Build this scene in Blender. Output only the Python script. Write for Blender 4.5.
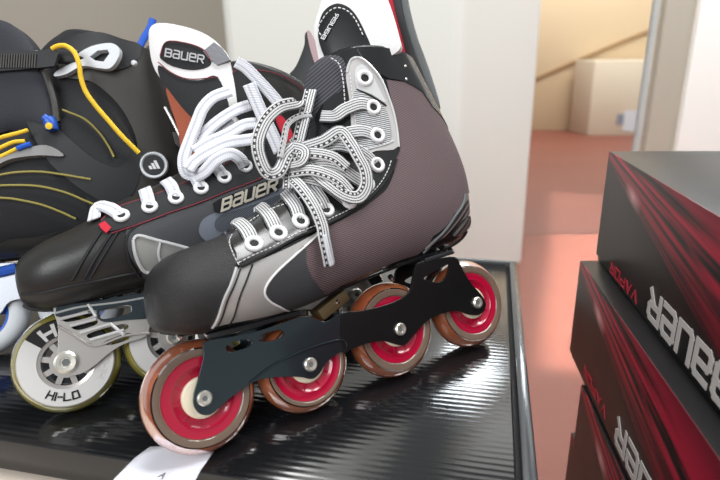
import bpy, bmesh, math, random
import numpy as np
from mathutils import Vector, Matrix
from mathutils.bvhtree import BVHTree
from mathutils.geometry import delaunay_2d_cdt
random.seed(4)
for o in list(bpy.data.objects): bpy.data.objects.remove(o)
SC = bpy.context.scene
COL = SC.collection
R = math.radians
# ---------------------------------------------------------------- camera
FPX = 550.0; PITCH = R(19.377); ROLL = R(1.45); CAM = Vector((0, 0, .588))
Fv = Vector((0, math.cos(PITCH), -math.sin(PITCH))); U0 = Vector((0, math.sin(PITCH), math.cos(PITCH))); R0 = Vector((1, 0, 0))
Rv = R0*math.cos(ROLL) - U0*math.sin(ROLL); Uv = R0*math.sin(ROLL) + U0*math.cos(ROLL)
cd = bpy.data.cameras.new('camera'); cam = bpy.data.objects.new('camera', cd); COL.objects.link(cam)
cam.matrix_world = Matrix(((Rv.x, Uv.x, -Fv.x, CAM.x), (Rv.y, Uv.y, -Fv.y, CAM.y), (Rv.z, Uv.z, -Fv.z, CAM.z), (0, 0, 0, 1)))
cd.sensor_width = 36; cd.lens = 36*FPX/720; cd.clip_start = .01; cd.clip_end = 60
cd.dof.use_dof = True; cd.dof.focus_distance = .45; cd.dof.aperture_fstop = 6.3
SC.camera = cam
# ---------------------------------------------------------------- light
SC.view_settings.view_transform = 'Standard'; SC.view_settings.look = 'None'
SC.view_settings.gamma = 1; SC.view_settings.use_curve_mapping = False
SC.view_settings.exposure = 0.03
w = bpy.data.worlds.new('room_light'); SC.world = w; w.use_nodes = True
w.node_tree.nodes['Background'].inputs[0].default_value = (.97, .99, 1, 1)
w.node_tree.nodes['Background'].inputs[1].default_value = .42
def area(name, loc, target, sx, sy, power, col=(1, 1, 1)):
    l = bpy.data.lights.new(name, 'AREA'); l.shape = 'RECTANGLE'; l.size = sx; l.size_y = sy; l.energy = power; l.color = col
    o = bpy.data.objects.new(name, l); COL.objects.link(o); o.location = loc
    o.rotation_euler = (Vector(target)-Vector(loc)).to_track_quat('-Z', 'Y').to_euler(); return o
area('ceiling_light_panel', (.2, .7, 2.6), (.05, .5, .3), 1.6, .5, 44)
area('shop_window_light', (-.9, -1.6, 1.8), (0, .5, .4), 1.6, 1.4, 54, (.96, .98, 1))
area('panel_fill_light', (1.3, .55, 2.2), (1.15, 1.48, .8), .7, .7, 26)  # added fill lamp, only there to brighten the white panel at the right
area('back_room_light', (1.6, 3.4, 2.7), (1.2, 3.9, 0), 1.5, 1.5, 120)

def cam_ray(x, y): return (Fv + Rv*((x-360)/FPX) - Uv*((y-240)/FPX))
def on_z(x, y, z):
    d = cam_ray(x, y); return CAM + d*((z-CAM.z)/d.z)
def on_plane(x, y, P, N):
    d = cam_ray(x, y); return CAM + d*((P-CAM).dot(N)/d.dot(N))
# ---------------------------------------------------------------- materials
def lin(c):
    if isinstance(c, str): c = [int(c[i:i+2], 16)/255 for i in (0, 2, 4)]
    return [(v/12.92 if v <= .04045 else ((v+.055)/1.055)**2.4) for v in c] + [1]
def pm(name, c, rough=.5, metal=0, coat=0, trans=0, spec=.5, bump=None, ior=1.45, sheen=0):
    m = bpy.data.materials.new(name); m.use_nodes = True; nt = m.node_tree; b = nt.nodes['Principled BSDF']
    b.inputs['Base Color'].default_value = lin(c); b.inputs['Roughness'].default_value = rough
    b.inputs['Metallic'].default_value = metal; b.inputs['Coat Weight'].default_value = coat; b.inputs['Coat Roughness'].default_value = .08
    b.inputs['Transmission Weight'].default_value = trans; b.inputs['Specular IOR Level'].default_value = spec; b.inputs['IOR'].default_value = ior
    b.inputs['Sheen Weight'].default_value = sheen
    if bump:
        sc, st = bump[0], bump[1]
        tc = nt.nodes.new('ShaderNodeTexCoord'); n = nt.nodes.new('ShaderNodeTexNoise'); n.inputs['Scale'].default_value = sc; n.inputs['Detail'].default_value = 3
        bp = nt.nodes.new('ShaderNodeBump'); bp.inputs['Strength'].default_value = st; bp.inputs['Distance'].default_value = .001
        nt.links.new(tc.outputs['Object'], n.inputs['Vector']); nt.links.new(n.outputs['Fac'], bp.inputs['Height']); nt.links.new(bp.outputs['Normal'], b.inputs['Normal'])
    return m
def nodes(m): return m.node_tree.nodes, m.node_tree.links, m.node_tree.nodes['Principled BSDF']
def ribbed(name, c1, c2, scale, vec, rough=.6, strength=.5, dist=.001, metal=0, blur=.5):
    """parallel ribs or threads along a direction of the object's own space"""
    m = pm(name, c1, rough, metal); N, L, b = nodes(m)
    tc = N.new('ShaderNodeTexCoord'); dp = N.new('ShaderNodeVectorMath'); dp.operation = 'DOT_PRODUCT'; dp.inputs[1].default_value = vec
    mu = N.new('ShaderNodeMath'); mu.operation = 'MULTIPLY'; mu.inputs[1].default_value = scale
    sn = N.new('ShaderNodeMath'); sn.operation = 'SINE'
    mr = N.new('ShaderNodeMapRange'); mr.inputs[1].default_value = -blur; mr.inputs[2].default_value = blur
    mx = N.new('ShaderNodeMix'); mx.data_type = 'RGBA'; mx.inputs[6].default_value = lin(c1); mx.inputs[7].default_value = lin(c2)
    bp = N.new('ShaderNodeBump'); bp.inputs['Strength'].default_value = strength; bp.inputs['Distance'].default_value = dist
    L.new(tc.outputs['Object'], dp.inputs[0]); L.new(dp.outputs['Value'], mu.inputs[0]); L.new(mu.outputs[0], sn.inputs[0])
    L.new(sn.outputs[0], mr.inputs[0]); L.new(mr.outputs[0], mx.inputs[0]); L.new(mx.outputs[2], b.inputs['Base Color'])
    L.new(sn.outputs[0], bp.inputs['Height']); L.new(bp.outputs['Normal'], b.inputs['Normal'])
    return m
def lace_mat(name, base, dark, lines, dash):
    """woven flat lace: fine lengthwise threads, optional dashed middle; uses the ribbon's UV (x across, y metres along)"""
    m = pm(name, base, .75); N, L, b = nodes(m)
    uv = N.new('ShaderNodeUVMap'); sp = N.new('ShaderNodeSeparateXYZ'); L.new(uv.outputs[0], sp.inputs[0])
    def mth(op, a, bb):
        n = N.new('ShaderNodeMath'); n.operation = op
        for i, v in enumerate((a, bb)):
            if v is None: continue
            if isinstance(v, (int, float)): n.inputs[i].default_value = v
            else: L.new(v, n.inputs[i])
        return n.outputs[0]
    x, y = sp.outputs[0], sp.outputs[1]
    thr = mth('SINE', mth('MULTIPLY', x, 2*math.pi*lines), None)
    thr = mth('GREATER_THAN', thr, .55)
    fac = thr
    if dash:
        mid = mth('LESS_THAN', mth('ABSOLUTE', mth('SUBTRACT', x, .76), None), .075)
        ds = mth('GREATER_THAN', mth('SINE', mth('MULTIPLY', y, 2*math.pi/.0042), None), 0)
        fac = mth('ADD', mth('MULTIPLY', thr, mth('SUBTRACT', 1, mid)), mth('MULTIPLY', mid, ds))
    mx = N.new('ShaderNodeMix'); mx.data_type = 'RGBA'; mx.inputs[6].default_value = lin(base); mx.inputs[7].default_value = lin(dark)
    L.new(fac, mx.inputs[0]); L.new(mx.outputs[2], b.inputs['Base Color'])
    bp = N.new('ShaderNodeBump'); bp.inputs['Strength'].default_value = .35; bp.inputs['Distance'].default_value = .0006
    L.new(mth('SINE', mth('ADD', mth('MULTIPLY', y, 2*math.pi/.0016), mth('MULTIPLY', x, 18)), None), bp.inputs['Height']); L.new(bp.outputs[0], b.inputs['Normal'])
    return m
M = {}
M['grain'] = pm('grained_black_leather', '1f1f20', .30, bump=(1300, .9))
M['patent'] = pm('black_patent', '191a1b', .24, coat=.35)
M['framerear'] = pm('black_frame', '0e0f10', .3)
M['black'] = pm('black_synthetic', '1d1e21', .5)
M['mattblack'] = pm('matt_black_fabric', '191a1d', .75, bump=(900, .4))
M['smoothblack'] = pm('smooth_black_leather', '242322', .36, bump=(500, .15))
M['vamp'] = pm('charcoal_mesh', '3b3c3f', .6, bump=(1500, .5))
M['maroon'] = ribbed('burgundy_textile', '716062', '493c3f', 4200, (.45, 0, .9), .72, .25, .0005)
M['maroonline'] = pm('burgundy_seam', '3f3033', .7)
M['silver'] = pm('silver_leather', 'b4b2b0', .38, .35)
M['silverlight'] = pm('pale_silver', 'cfd0d0', .3, .3)
M['silverrib'] = ribbed('silver_ribbed_mesh', 'bfc1c2', '4b4d50', 3600, (.35, 0, .94), .5, .4, .0005)
M['ring'] = pm('white_enamel_ring', 'dcdcdc', .3)
M['laceplain'] = lace_mat('grey_threaded_lace', 'c9c9c9', '2a2a2c', 5, False)
M['steel'] = pm('polished_steel', 'd6d6d4', .2, 1)
M['bolt'] = pm('brushed_bolt', 'd9d6cc', .3, .8)
M['framefront'] = pm('gunmetal_frame', '3d494f', .2, .85, coat=.4)
M['dark'] = pm('dark_recess', '08080a', .7)
M['red'] = pm('red_hub_plastic', 'a30d31', .2, coat=.6)
M['cream'] = pm('cream_bearing_ring', 'ded3bb', .35)
M['white'] = pm('white_felt', 'd8d7d6', .8, bump=(700, .4), sheen=.3)
M['whitethread'] = pm('white_thread', 'd9d9d9', .6)
M['redcloth'] = pm('red_lining', 'b3122c', .7)
M['redthread'] = pm('dark_red_piping', '761f2e', .6)
M['greyedge'] = pm('grey_edge', '5c5f60', .55, bump=(900, .4))
M['tongue'] = ribbed('charcoal_ribbed_tongue', '46454d', '2b2b31', 2600, (.5, 0, -.86), .7, .4, .0006)
M['lace'] = lace_mat('grey_striped_lace', 'c4c4c4', '2a2a2c', 5, True)
M['whitelace'] = lace_mat('white_lace', 'd3d4d9', 'b4b7c0', 2, False)
M['yellowlace'] = pm('yellow_cord', 'e8bf2a', .6, bump=(2500, .4))
M['yellowthread'] = pm('olive_yellow_stitching', '8a8040', .6)
M['blue'] = pm('blue_plastic', '2457b8', .35)
M['lightgrey'] = pm('light_grey_plastic', 'c4c8cc', .35)
M['greyshell'] = pm('dark_grey_shell', '343330', .45)
M['alu'] = pm('satin_aluminium', 'b9b5b1', .32, .75)
M['print'] = pm('white_wheel_print', 'bdbcba', .4)
M['badge'] = pm('black_badge', '15161a', .3)
M['chrome'] = pm('silver_lettering', 'd0cabb', .3, .5)
# translucent wheels
def urethane(name, c, c2, tr):
    m = pm(name, c, .12, trans=tr, coat=.5); N, L, b = nodes(m)
    tc = N.new('ShaderNodeTexCoord'); n = N.new('ShaderNodeTexNoise'); n.inputs['Scale'].default_value = 60
    mx = N.new('ShaderNodeMix'); mx.data_type = 'RGBA'; mx.inputs[6].default_value = lin(c); mx.inputs[7].default_value = lin(c2)
    L.new(tc.outputs['Object'], n.inputs['Vector']); L.new(n.outputs['Fac'], mx.inputs[0]); L.new(mx.outputs[2], b.inputs['Base Color'])
    return m
M['tyre'] = urethane('clear_urethane', '94806f', '83695c', .45)
M['tread'] = urethane('amber_tread', 'cf8050', '8e3a2c', .5)
M['olivetyre'] = urethane('olive_urethane', '9a9142', '77702f', .35)

# ---------------------------------------------------------------- mesh helpers
def props(o, label=None, cat=None, group=None, kind=None):
    if label: o['label'] = label
    if cat: o['category'] = cat
    if group: o['group'] = group
    if kind: o['kind'] = kind
    return o
def mesh(name, V, Fc, mat, parent=None, smooth=True, sharp=None, uv=None):
    me = bpy.data.meshes.new(name); me.from_pydata([tuple(v) for v in V], [], Fc); me.update()
    if smooth: me.polygons.foreach_set('use_smooth', [True]*len(me.polygons))
    if sharp is not None:
        bm = bmesh.new(); bm.from_mesh(me)
        for e in bm.edges:
            if len(e.link_faces) == 2 and e.calc_face_angle(0) > sharp: e.smooth = False
        bm.to_mesh(me); bm.free()
    if uv:
        l = me.uv_layers.new(name='UVMap')
        for p in me.polygons:
            for li, vi in zip(p.loop_indices, p.vertices): l.data[li].uv = uv[vi]
    if mat: me.materials.append(mat)
    o = bpy.data.objects.new(name, me); COL.objects.link(o)
    if parent: o.parent = parent
    return o
class MB:
    """collects shapes that make one part"""
    def __init__(s): s.V = []; s.F = []
    def add(s, V, F):
        b = len(s.V); s.V += [Vector(v) for v in V]; s.F += [[i+b for i in f] for f in F]; return s
    def box(s, c, sz, X=(1, 0, 0), Y=(0, 1, 0), Z=(0, 0, 1), bev=0):
        c = Vector(c); X, Y, Z = Vector(X), Vector(Y), Vector(Z)
        bm = bmesh.new(); bmesh.ops.create_cube(bm, size=1)
        for v in bm.verts: v.co = Vector((v.co.x*sz[0], v.co.y*sz[1], v.co.z*sz[2]))
        if bev: bmesh.ops.bevel(bm, geom=bm.edges[:]+bm.verts[:], offset=bev, segments=2, affect='EDGES', profile=.5)
        bm.verts.index_update()
        s.add([c+X*v.co.x+Y*v.co.y+Z*v.co.z for v in bm.verts], [[v.index for v in f.verts] for f in bm.faces]); bm.free(); return s
    def lathe(s, c, ax, prof, n=48, arc=2*math.pi, a0=0, xref=None, close=False):
        ax = Vector(ax).normalized(); c = Vector(c)
        x = (Vector(xref) if xref else ax.orthogonal()); x = (x-ax*x.dot(ax)).normalized(); y = ax.cross(x)
        full = arc > 6.28; m = n if full else n+1
        V = []
        for i in range(m):
            a = a0+arc*i/n; d = x*math.cos(a)+y*math.sin(a)
            for r, h in prof: V.append(c+d*r+ax*h)
        k = len(prof); F = []
        for i in range(n):
            j = (i+1) % m
            for q in range(k if close else k-1):
                q2 = (q+1) % k
                F.append([i*k+q, j*k+q, j*k+q2, i*k+q2])
        if not full:
            F.append(list(range(k))[::-1]); F.append([n*k+q for q in range(k)])
        return s.add(V, F)
    def tube(s, pts, r, n=8, flat=1.0, ref=None):
        pts = [Vector(p) for p in pts]; k = len(pts); V = []
        rr = r if isinstance(r, (list, tuple)) else [r]*k
        for i, p in enumerate(pts):
            t = (pts[min(i+1, k-1)]-pts[max(i-1, 0)]); t = t.normalized() if t.length > 0 else Vector((1, 0, 0))
            up = Vector(ref) if ref else Vector((.03, -1, .02)); a = t.cross(up)
            a = a.normalized() if a.length > 1e-5 else t.orthogonal().normalized(); b = a.cross(t)
            for j in range(n):
                q = 2*math.pi*j/n; V.append(p+a*math.cos(q)*rr[i]+b*math.sin(q)*rr[i]*flat)
        F = [[i*n+j, i*n+(j+1) % n, (i+1)*n+(j+1) % n, (i+1)*n+j] for i in range(k-1) for j in range(n)]
        F += [list(range(n))[::-1], [(k-1)*n+j for j in range(n)]]
        return s.add(V, F)
    def build(s, name, mat, parent=None, smooth=True, sharp=.6): return mesh(name, s.V, s.F, mat, parent, smooth, sharp)
def crom(P, t):
    """Catmull-Rom through P (N x k array) at float index t"""
    n = len(P); i = int(min(max(math.floor(t), 0), n-2)); f = t-i
    p1, p2 = P[i], P[i+1]; p0 = P[i-1] if i > 0 else 2*p1-p2; p3 = P[i+2] if i+2 < n else 2*p2-p1
    return .5*((2*p1)+(-p0+p2)*f+(2*p0-5*p1+4*p2-p3)*f*f+(-p0+3*p1-3*p2+p3)*f**3)
def smooth_path(P, per=8):
    P = np.array([tuple(p) for p in P], float)
    return [crom(P, i/per) for i in range((len(P)-1)*per+1)]
def closed_smooth(P, per=6):
    P = [np.array(p, float) for p in P]; n = len(P); out = []
    for i in range(n):
        p0, p1, p2, p3 = P[i-1], P[i], P[(i+1) % n], P[(i+2) % n]
        for k in range(per):
            f = k/per; out.append(.5*((2*p1)+(-p0+p2)*f+(2*p0-5*p1+4*p2-p3)*f*f+(-p0+3*p1-3*p2+p3)*f**3))
    return out
def inside(poly, x, y):
    c = False; n = len(poly); j = n-1
    for i in range(n):
        xi, yi = poly[i][0], poly[i][1]; xj, yj = poly[j][0], poly[j][1]
        if (yi > y) != (yj > y) and x < (xj-xi)*(y-yi)/(yj-yi)+xi: c = not c
        j = i
    return c
def cdt(poly, holes, d):
    """triangulated interior of a 2D polygon with holes; returns verts2d, tris, boundary loops handled by edge count"""
    V = [Vector((p[0], p[1])) for p in poly]; E = [(i, (i+1) % len(poly)) for i in range(len(poly))]
    for h in holes:
        b = len(V); V += [Vector((p[0], p[1])) for p in h]; E += [(b+i, b+(i+1) % len(h)) for i in range(len(h))]
    if d:
        xs = [v.x for v in V]; ys = [v.y for v in V]
        for i, x in enumerate(np.arange(min(xs)+d/2, max(xs), d)):
            for y in np.arange(min(ys)+d/2+(d/2 if i % 2 else 0), max(ys), d):
                if inside(poly, x, y) and not any(inside(h, x, y) for h in holes): V.append(Vector((x, y)))
    r = delaunay_2d_cdt(V, E, [], 0, 1e-7)
    v2 = r[0]; tris = []
    for f in r[2]:
        cx = sum(v2[i].x for i in f)/len(f); cy = sum(v2[i].y for i in f)/len(f)
        if inside(poly, cx, cy) and not any(inside(h, cx, cy) for h in holes): tris.append(list(f))
    return v2, tris
def slab(v2, tris, top, bot):
    """closes a triangulated sheet into a solid; top / bot map a 2D vertex to 3D"""
    V = [top(v) for v in v2]+[bot(v) for v in v2]; n = len(v2); F = [list(t) for t in tris]+[[i+n for i in t][::-1] for t in tris]
    cnt = {}
    for t in tris:
        for a, b in zip(t, t[1:]+t[:1]): cnt[(a, b)] = 1
    for a, b in cnt:
        if (b, a) not in cnt: F.append([b, a, a+n, b+n])
    return V, F
def fixnorm(o):
    bm = bmesh.new(); bm.from_mesh(o.data); bmesh.ops.recalc_face_normals(bm, faces=bm.faces[:]); bm.to_mesh(o.data); bm.free(); return o

# ---------------------------------------------------------------- stroke lettering
LET = {
 'B': [[(0, 0), (0, 5), (3.4, 5), (4, 4.4), (4, 3.1), (3.5, 2.6), (0, 2.6)], [(3.5, 2.6), (4, 2.1), (4, .6), (3.4, 0), (0, 0)]],
 'A': [[(.3, 5), (3.4, 5), (4, 4.4), (4, 0), (.6, 0), (0, .6), (0, 2.1), (.6, 2.7), (4, 2.7)]],
 'U': [[(0, 5), (0, .6), (.6, 0), (4, 0), (4, 5)]],
 'E': [[(4, 0), (.6, 0), (0, .6), (0, 4.4), (.6, 5), (3.4, 5), (4, 4.4), (4, 2.6), (0, 2.6)]],
 'R': [[(0, 0), (0, 5), (3.4, 5), (4, 4.4), (4, 3), (3.5, 2.5), (0, 2.5)], [(2, 2.5), (4, 0)]],
 'V': [[(0, 5), (2, 0), (4, 5)]], 'P': [[(0, 0), (0, 5), (4, 5), (4, 2.4), (0, 2.4)]], 'O': [[(0, 0), (0, 5), (4, 5), (4, 0), (0, 0)]],
 'a': [[(0, 0), (2, 5), (4, 0)], [(1, 2), (3, 2)]],
 'H': [[(0, 0), (0, 5)], [(4, 0), (4, 5)], [(0, 2.5), (4, 2.5)]], 'I': [[(0, 0), (0, 5)]], 'L': [[(0, 5), (0, 0), (4, 0)]], '-': [[(0, 2.5), (2.4, 2.5)]],
 'X': [[(0, 0), (4, 5)], [(0, 5), (4, 0)]], '6': [[(4, 5), (0, 5), (0, 0), (4, 0), (4, 2.5), (0, 2.5)]], '0': [[(0, 0), (0, 5), (4, 5), (4, 0), (0, 0)]]}
ADV = {'I': 1.6, '-': 3.8}
def lettering(name, text, fn, sw, mat, parent, hz=1.0):
    """fn(x, y, h) maps letter space (cap height 5) to 3D"""
    mb = MB(); x0 = 0
    for ch in text:
        for pl in LET.get(ch, []):
            for a, b in zip(pl, pl[1:]):
                dx, dy = b[0]-a[0], b[1]-a[1]; l = math.hypot(dx, dy); dx, dy = dx/l, dy/l; e = sw/2; st = max(1, int(l/1.5))
                pts = []
                for k in range(st+1):
                    f = -e*.9+(l+e*1.8)*k/st
                    pts.append((a[0]+dx*f, a[1]+dy*f))
                V = []
                lift = 1+.05*(len(mb.V) % 7)
                for (px, py) in pts:
                    for sg in (1, -1):
                        for h in (0, lift): V.append(fn(x0+px-dy*e*sg, py+dx*e*sg, h*hz))
                F = []
                for k in range(st):
                    q = 4*k; F += [[q+1, q+3, q+7, q+5], [q, q+1, q+5, q+4], [q+2, q+6, q+7, q+3]]
                F += [[0, 2, 3, 1], [4*st, 4*st+1, 4*st+3, 4*st+2]]
                mb.add(V, F)
        x0 += ADV.get(ch, 5.6)
    return mb.build(name, mat, parent, smooth=False)
def text_width(t): return sum(ADV.get(c, 5.6) for c in t)-1.6

# ---------------------------------------------------------------- skate frames of reference
class Pose:
    """local axes of a skate: x runs from toe to heel, z up the boot, -y out of the side we look at"""
    def __init__(s, O, yaw, lean):
        s.O = Vector(O); s.u = Vector((math.cos(yaw), math.sin(yaw), 0))
        s.up = Vector((-math.sin(yaw)*math.sin(lean), math.cos(yaw)*math.sin(lean), math.cos(lean))); s.n = s.u.cross(s.up)
        y = -s.n; s.M = Matrix(((s.u.x, y.x, s.up.x, s.O.x), (s.u.y, y.y, s.up.y, s.O.y), (s.u.z, y.z, s.up.z, s.O.z), (0, 0, 0, 1)))
        s.I = s.M.inverted(); s.o = s.I @ CAM
    def d(s, x, y): return (s.I.to_3x3() @ cam_ray(x, y)).normalized()
    def at(s, x, y, n=0.0):
        d = s.d(x, y); return s.o+d*((-n-s.o.y)/d.y)
    def atp(s, x, y, P, N):
        d = s.d(x, y); P = Vector(P); N = Vector(N); return s.o+d*((P-s.o).dot(N)/d.dot(N))
class Loft:
    def __init__(s, pose, rows):
        """rows: (front px, n, back px, n, half width, centre n)"""
        s.pose = pose; D = []
        for (a, na, b, nb, W) in rows:
            A = pose.at(a[0], a[1], na); B = pose.at(b[0], b[1], nb); D.append([A.x, A.z, B.x, B.z, W])
        s.D = np.array(D); s.N = len(D)
        s.nu, s.nf = (s.N-1)*14+1, 112
        V = []; s.par = []
        for i in range(s.nu):
            for j in range(s.nf):
                u = i/14; f = 2*math.pi*j/s.nf; s.par.append((u, f)); V.append(s.ev(u, f))
        s.gridV = V; s.gridF = [[i*s.nf+j, i*s.nf+(j+1) % s.nf, (i+1)*s.nf+(j+1) % s.nf, (i+1)*s.nf+j] for i in range(s.nu-1) for j in range(s.nf)]
        s.T = []
        for a, b, c, d in s.gridF: s.T += [(a, b, c), (a, c, d)]
        s.bvh = BVHTree.FromPolygons(V, s.T)
    def ev(s, u, f):
        """f = 0 at the instep/top, +pi/2 on the side we look at, pi at the sole/back"""
        q = crom(s.D, u); sn = math.sin(f); k = (1-math.cos(f))/2
        low = max(0, min(1, (8.5-u)/2.5))            # squarer towards the sole, round around the ankle
        e = .95*(1-k)+(.95-.42*low)*k
        n = q[4]*(abs(sn)**e)*(1 if sn >= 0 else -1)
        c = -math.cos(f); t = (c+1)/2
        return Vector((q[0]+(q[2]-q[0])*t, -n, q[1]+(q[3]-q[1])*t))
    def nrm(s, u, f):
        e = .02; a = s.ev(min(u+e, s.N-1), f)-s.ev(max(u-e, 0), f); b = s.ev(u, f+e)-s.ev(u, f-e); n = a.cross(b)
        if n.length < 1e-12: n = Vector((0, -1, 0))
        n.normalize(); q = crom(s.D, u); c = Vector(((q[0]+q[2])/2, 0, (q[1]+q[3])/2))
        return n if n.dot(s.ev(u, f)-c) > 0 else -n
    def par_at(s, x, y):
        d = s.pose.d(x, y); h = s.bvh.ray_cast(s.pose.o, d)
        if h[0] is None:
            # nearest approach to the silhouette
            best = None
            for k in range(60):
                P = s.pose.o+d*(.25+.01*k); q = s.bvh.find_nearest(P)
                if best is None or q[3] < best[3]: best = q
            h = best
        P, idx = h[0], h[2]; tri = s.T[idx]
        A, B, C = (Vector(s.gridV[i]) for i in tri); pa, pb, pc = (s.par[i] for i in tri)
        fs = [pa[1], pb[1], pc[1]]
        if max(fs)-min(fs) > 3: fs = [q-2*math.pi if q > 3 else q for q in fs]
        v0, v1, v2 = B-A, C-A, P-A; d00, d01, d11, d20, d21 = v0.dot(v0), v0.dot(v1), v1.dot(v1), v2.dot(v0), v2.dot(v1)
        de = d00*d11-d01*d01
        if abs(de) < 1e-18: return (pa[0], fs[0])
        v = (d11*d20-d01*d21)/de; w_ = (d00*d21-d01*d20)/de; uu = 1-v-w_
        return (uu*pa[0]+v*pb[0]+w_*pc[0], uu*fs[0]+v*fs[1]+w_*fs[2])
    def sp(s, x, y, off=0.0):
        u, f = s.par_at(x, y); return s.ev(u, f)+s.nrm(u, f)*off
    def body(s, name, mat, parent, cap=True):
        V = list(s.gridV); F = [list(f) for f in s.gridF]; V.append(s.ev(0, 0)*.5+s.ev(0, math.pi)*.5); c = len(V)-1
        F += [[c, (j+1) % s.nf, j] for j in range(s.nf)]
        base = (s.nu-1)*s.nf; prev = base            # collar: rolls in and goes down inside
        q = crom(s.D, s.N-1); q0 = crom(s.D, s.N-2)
        cen = Vector(((q[0]+q[2])/2, 0, (q[1]+q[3])/2)); dn = Vector(((q0[0]+q0[2])/2, 0, (q0[1]+q0[3])/2))-cen; dn.normalize()
        for sc_, dp in ((.96, -.002), (.9, -.001), (.86, .004), (.84, .05)):
            b = len(V)
            for j in range(s.nf): V.append(cen+(Vector(s.gridV[base+j])-cen)*sc_+dn*dp)
            F += [[prev+j, prev+(j+1) % s.nf, b+(j+1) % s.nf, b+j] for j in range(s.nf)]; prev = b
        F.append([prev+j for j in range(s.nf)])
        return fixnorm(mesh(name, V, F, mat, parent))
    def poly(s, pts, per=5, smooth=True):
        """pts: (x, y) pixels or ('p', u, f) parameters -> parameter polygon"""
        q = [(p[1], p[2]) if p[0] == 'p' else s.par_at(*p) for p in pts]
        return closed_smooth(q, per) if smooth else q
    def patch(s, name, pts, mat, parent, off=.0009, d=.004, per=5, smooth=True, mirror=False, holes=(), dip=.0008, q=None):
        SU, SF = .022, .035
        P = q if q else s.poly(pts, per, smooth)
        P2 = []
        n = len(P)
        for i in range(n):                          # resample
            a, b = np.array(P[i]), np.array(P[(i+1) % n]); l = math.hypot((b[0]-a[0])*SU, (b[1]-a[1])*SF); k = max(1, int(l/.0025))
            if l < 1e-5: continue
            for j in range(k): P2.append(a+(b-a)*j/k)
        sgns = (1, -1) if mirror else (1,); V = []; F = []
        for sg in sgns:
            v2, tr = cdt([(p[0]*SU, p[1]*SF) for p in P2], [], d)
            def mp(v, o, sg=sg):
                u, f = v.x/SU, v.y/SF*sg; return s.ev(u, f)+s.nrm(u, f)*o
            a, b = slab(v2, tr, lambda v: mp(v, off), lambda v: mp(v, -dip))
            if sg < 0: b = [x[::-1] for x in b]
            k = len(V); V += a; F += [[i+k for i in x] for x in b]
        return fixnorm_sharp(mesh(name, V, F, mat, parent))
    def line(s, pts, off=.001, per=8, par=False):
        q = [((p[1], p[2]) if p[0] == 'p' else s.par_at(*p)) for p in pts]
        return [s.ev(u, f)+s.nrm(u, f)*off for u, f in smooth_path(q, per)]
def fixnorm_sharp(o):
    bm = bmesh.new(); bm.from_mesh(o.data); bmesh.ops.recalc_face_normals(bm, faces=bm.faces[:])
    for e in bm.edges:
        if len(e.link_faces) == 2 and e.calc_face_angle(0) > .7: e.smooth = False
    bm.to_mesh(o.data); bm.free(); return o
def stitches(name, path, mat, parent, L=.0022, gap=.0012, r=.00035):
    mb = MB(); pts = [Vector(p) for p in path]; acc = 0; on = True; seg = [pts[0]]
    for a, b in zip(pts, pts[1:]):
        l = (b-a).length; pos = 0
        while l-pos > 0:
            need = (L if on else gap)-acc
            if l-pos < need: acc += l-pos; break
            pos += need; p = a+(b-a)*(pos/l)
            if on and (seg[0]-p).length > 1e-5: mb.tube([seg[0], p], r, 5)
            seg = [p]; on = not on; acc = 0
    return mb.build(name, mat, parent)
def ribbon(name, pts, width, thick, mat, parent, facing=(0, -1, 0), per=8, twist=None):
    """flat woven lace along pts; facing is the direction its face looks (one vector, or one per point)"""
    P = np.array([tuple(p) for p in pts], float); many = isinstance(facing[0], (Vector, tuple, list, np.ndarray))
    Fa = np.array([tuple(f) for f in facing], float) if many else np.array([tuple(facing)]*len(P), float)
    C = smooth_path(P, per); G = smooth_path(Fa, per); k = len(C); V = []; UV = []; ln = 0
    prof = [(-.5, 0), (-.46, .4), (-.3, .5), (-.1, .5), (.1, .5), (.3, .5), (.46, .4), (.5, 0), (.46, -.4), (.3, -.5), (-.3, -.5), (-.46, -.4)]; m = len(prof)
    prev = None
    for i in range(k):
        p = Vector(C[i]); t = Vector(C[min(i+1, k-1)]-C[max(i-1, 0)]); t.normalize(); g = Vector(G[i])
        a = t.cross(g)
        a = a.normalized() if a.length > 1e-4 else (prev or t.orthogonal()); b = a.cross(t).normalized()
        if b.dot(g) < 0: b = -b
        prev = a
        if i: ln += (p-Vector(C[i-1])).length
        for x, z in prof: V.append(p+a*x*width+b*z*thick); UV.append((x+.5, ln))
    F = [[i*m+j, i*m+(j+1) % m, (i+1)*m+(j+1) % m, (i+1)*m+j] for i in range(k-1) for j in range(m)]
    F += [list(range(m))[::-1], [(k-1)*m+j for j in range(m)]]
    return mesh(name, V, F, mat, parent, uv=UV)
def eyelet(c, n, parent, r=.0046, mat='ring'):
    mb = MB(); pr = [(r*.72+r*.28*math.cos(a), r*.30*math.sin(a)) for a in [2*math.pi*i/12 for i in range(12)]]
    mb.lathe(c, n, pr, 28, close=True); o = mb.build('eyelet', M[mat], parent)
    h = MB().lathe(Vector(c)+Vector(n)*.0002, n, [(.0001, .0003), (r*.6, .0003), (r*.6, -.001)], 20).build('eyelet_hole', M['dark'], o); return o
def px_plate(pose, px, holes, n1, n2, smooth_=True, per=4):
    """side plate of a skate frame traced at depth n1, extruded to n2 (local space)"""
    def to(p):
        v = pose.at(p[0], p[1], n1); return (v.x, v.z)
    P = [to(p) for p in px]; H = [[to(p) for p in h] for h in holes]
    if smooth_: P = closed_smooth(P, per); H = [closed_smooth(h, per) for h in H]
    v2, tr = cdt(P, H, None)
    return slab(v2, tr, lambda v: Vector((v.x, -n1, v.y)), lambda v: Vector((v.x, -n2, v.y)))
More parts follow.
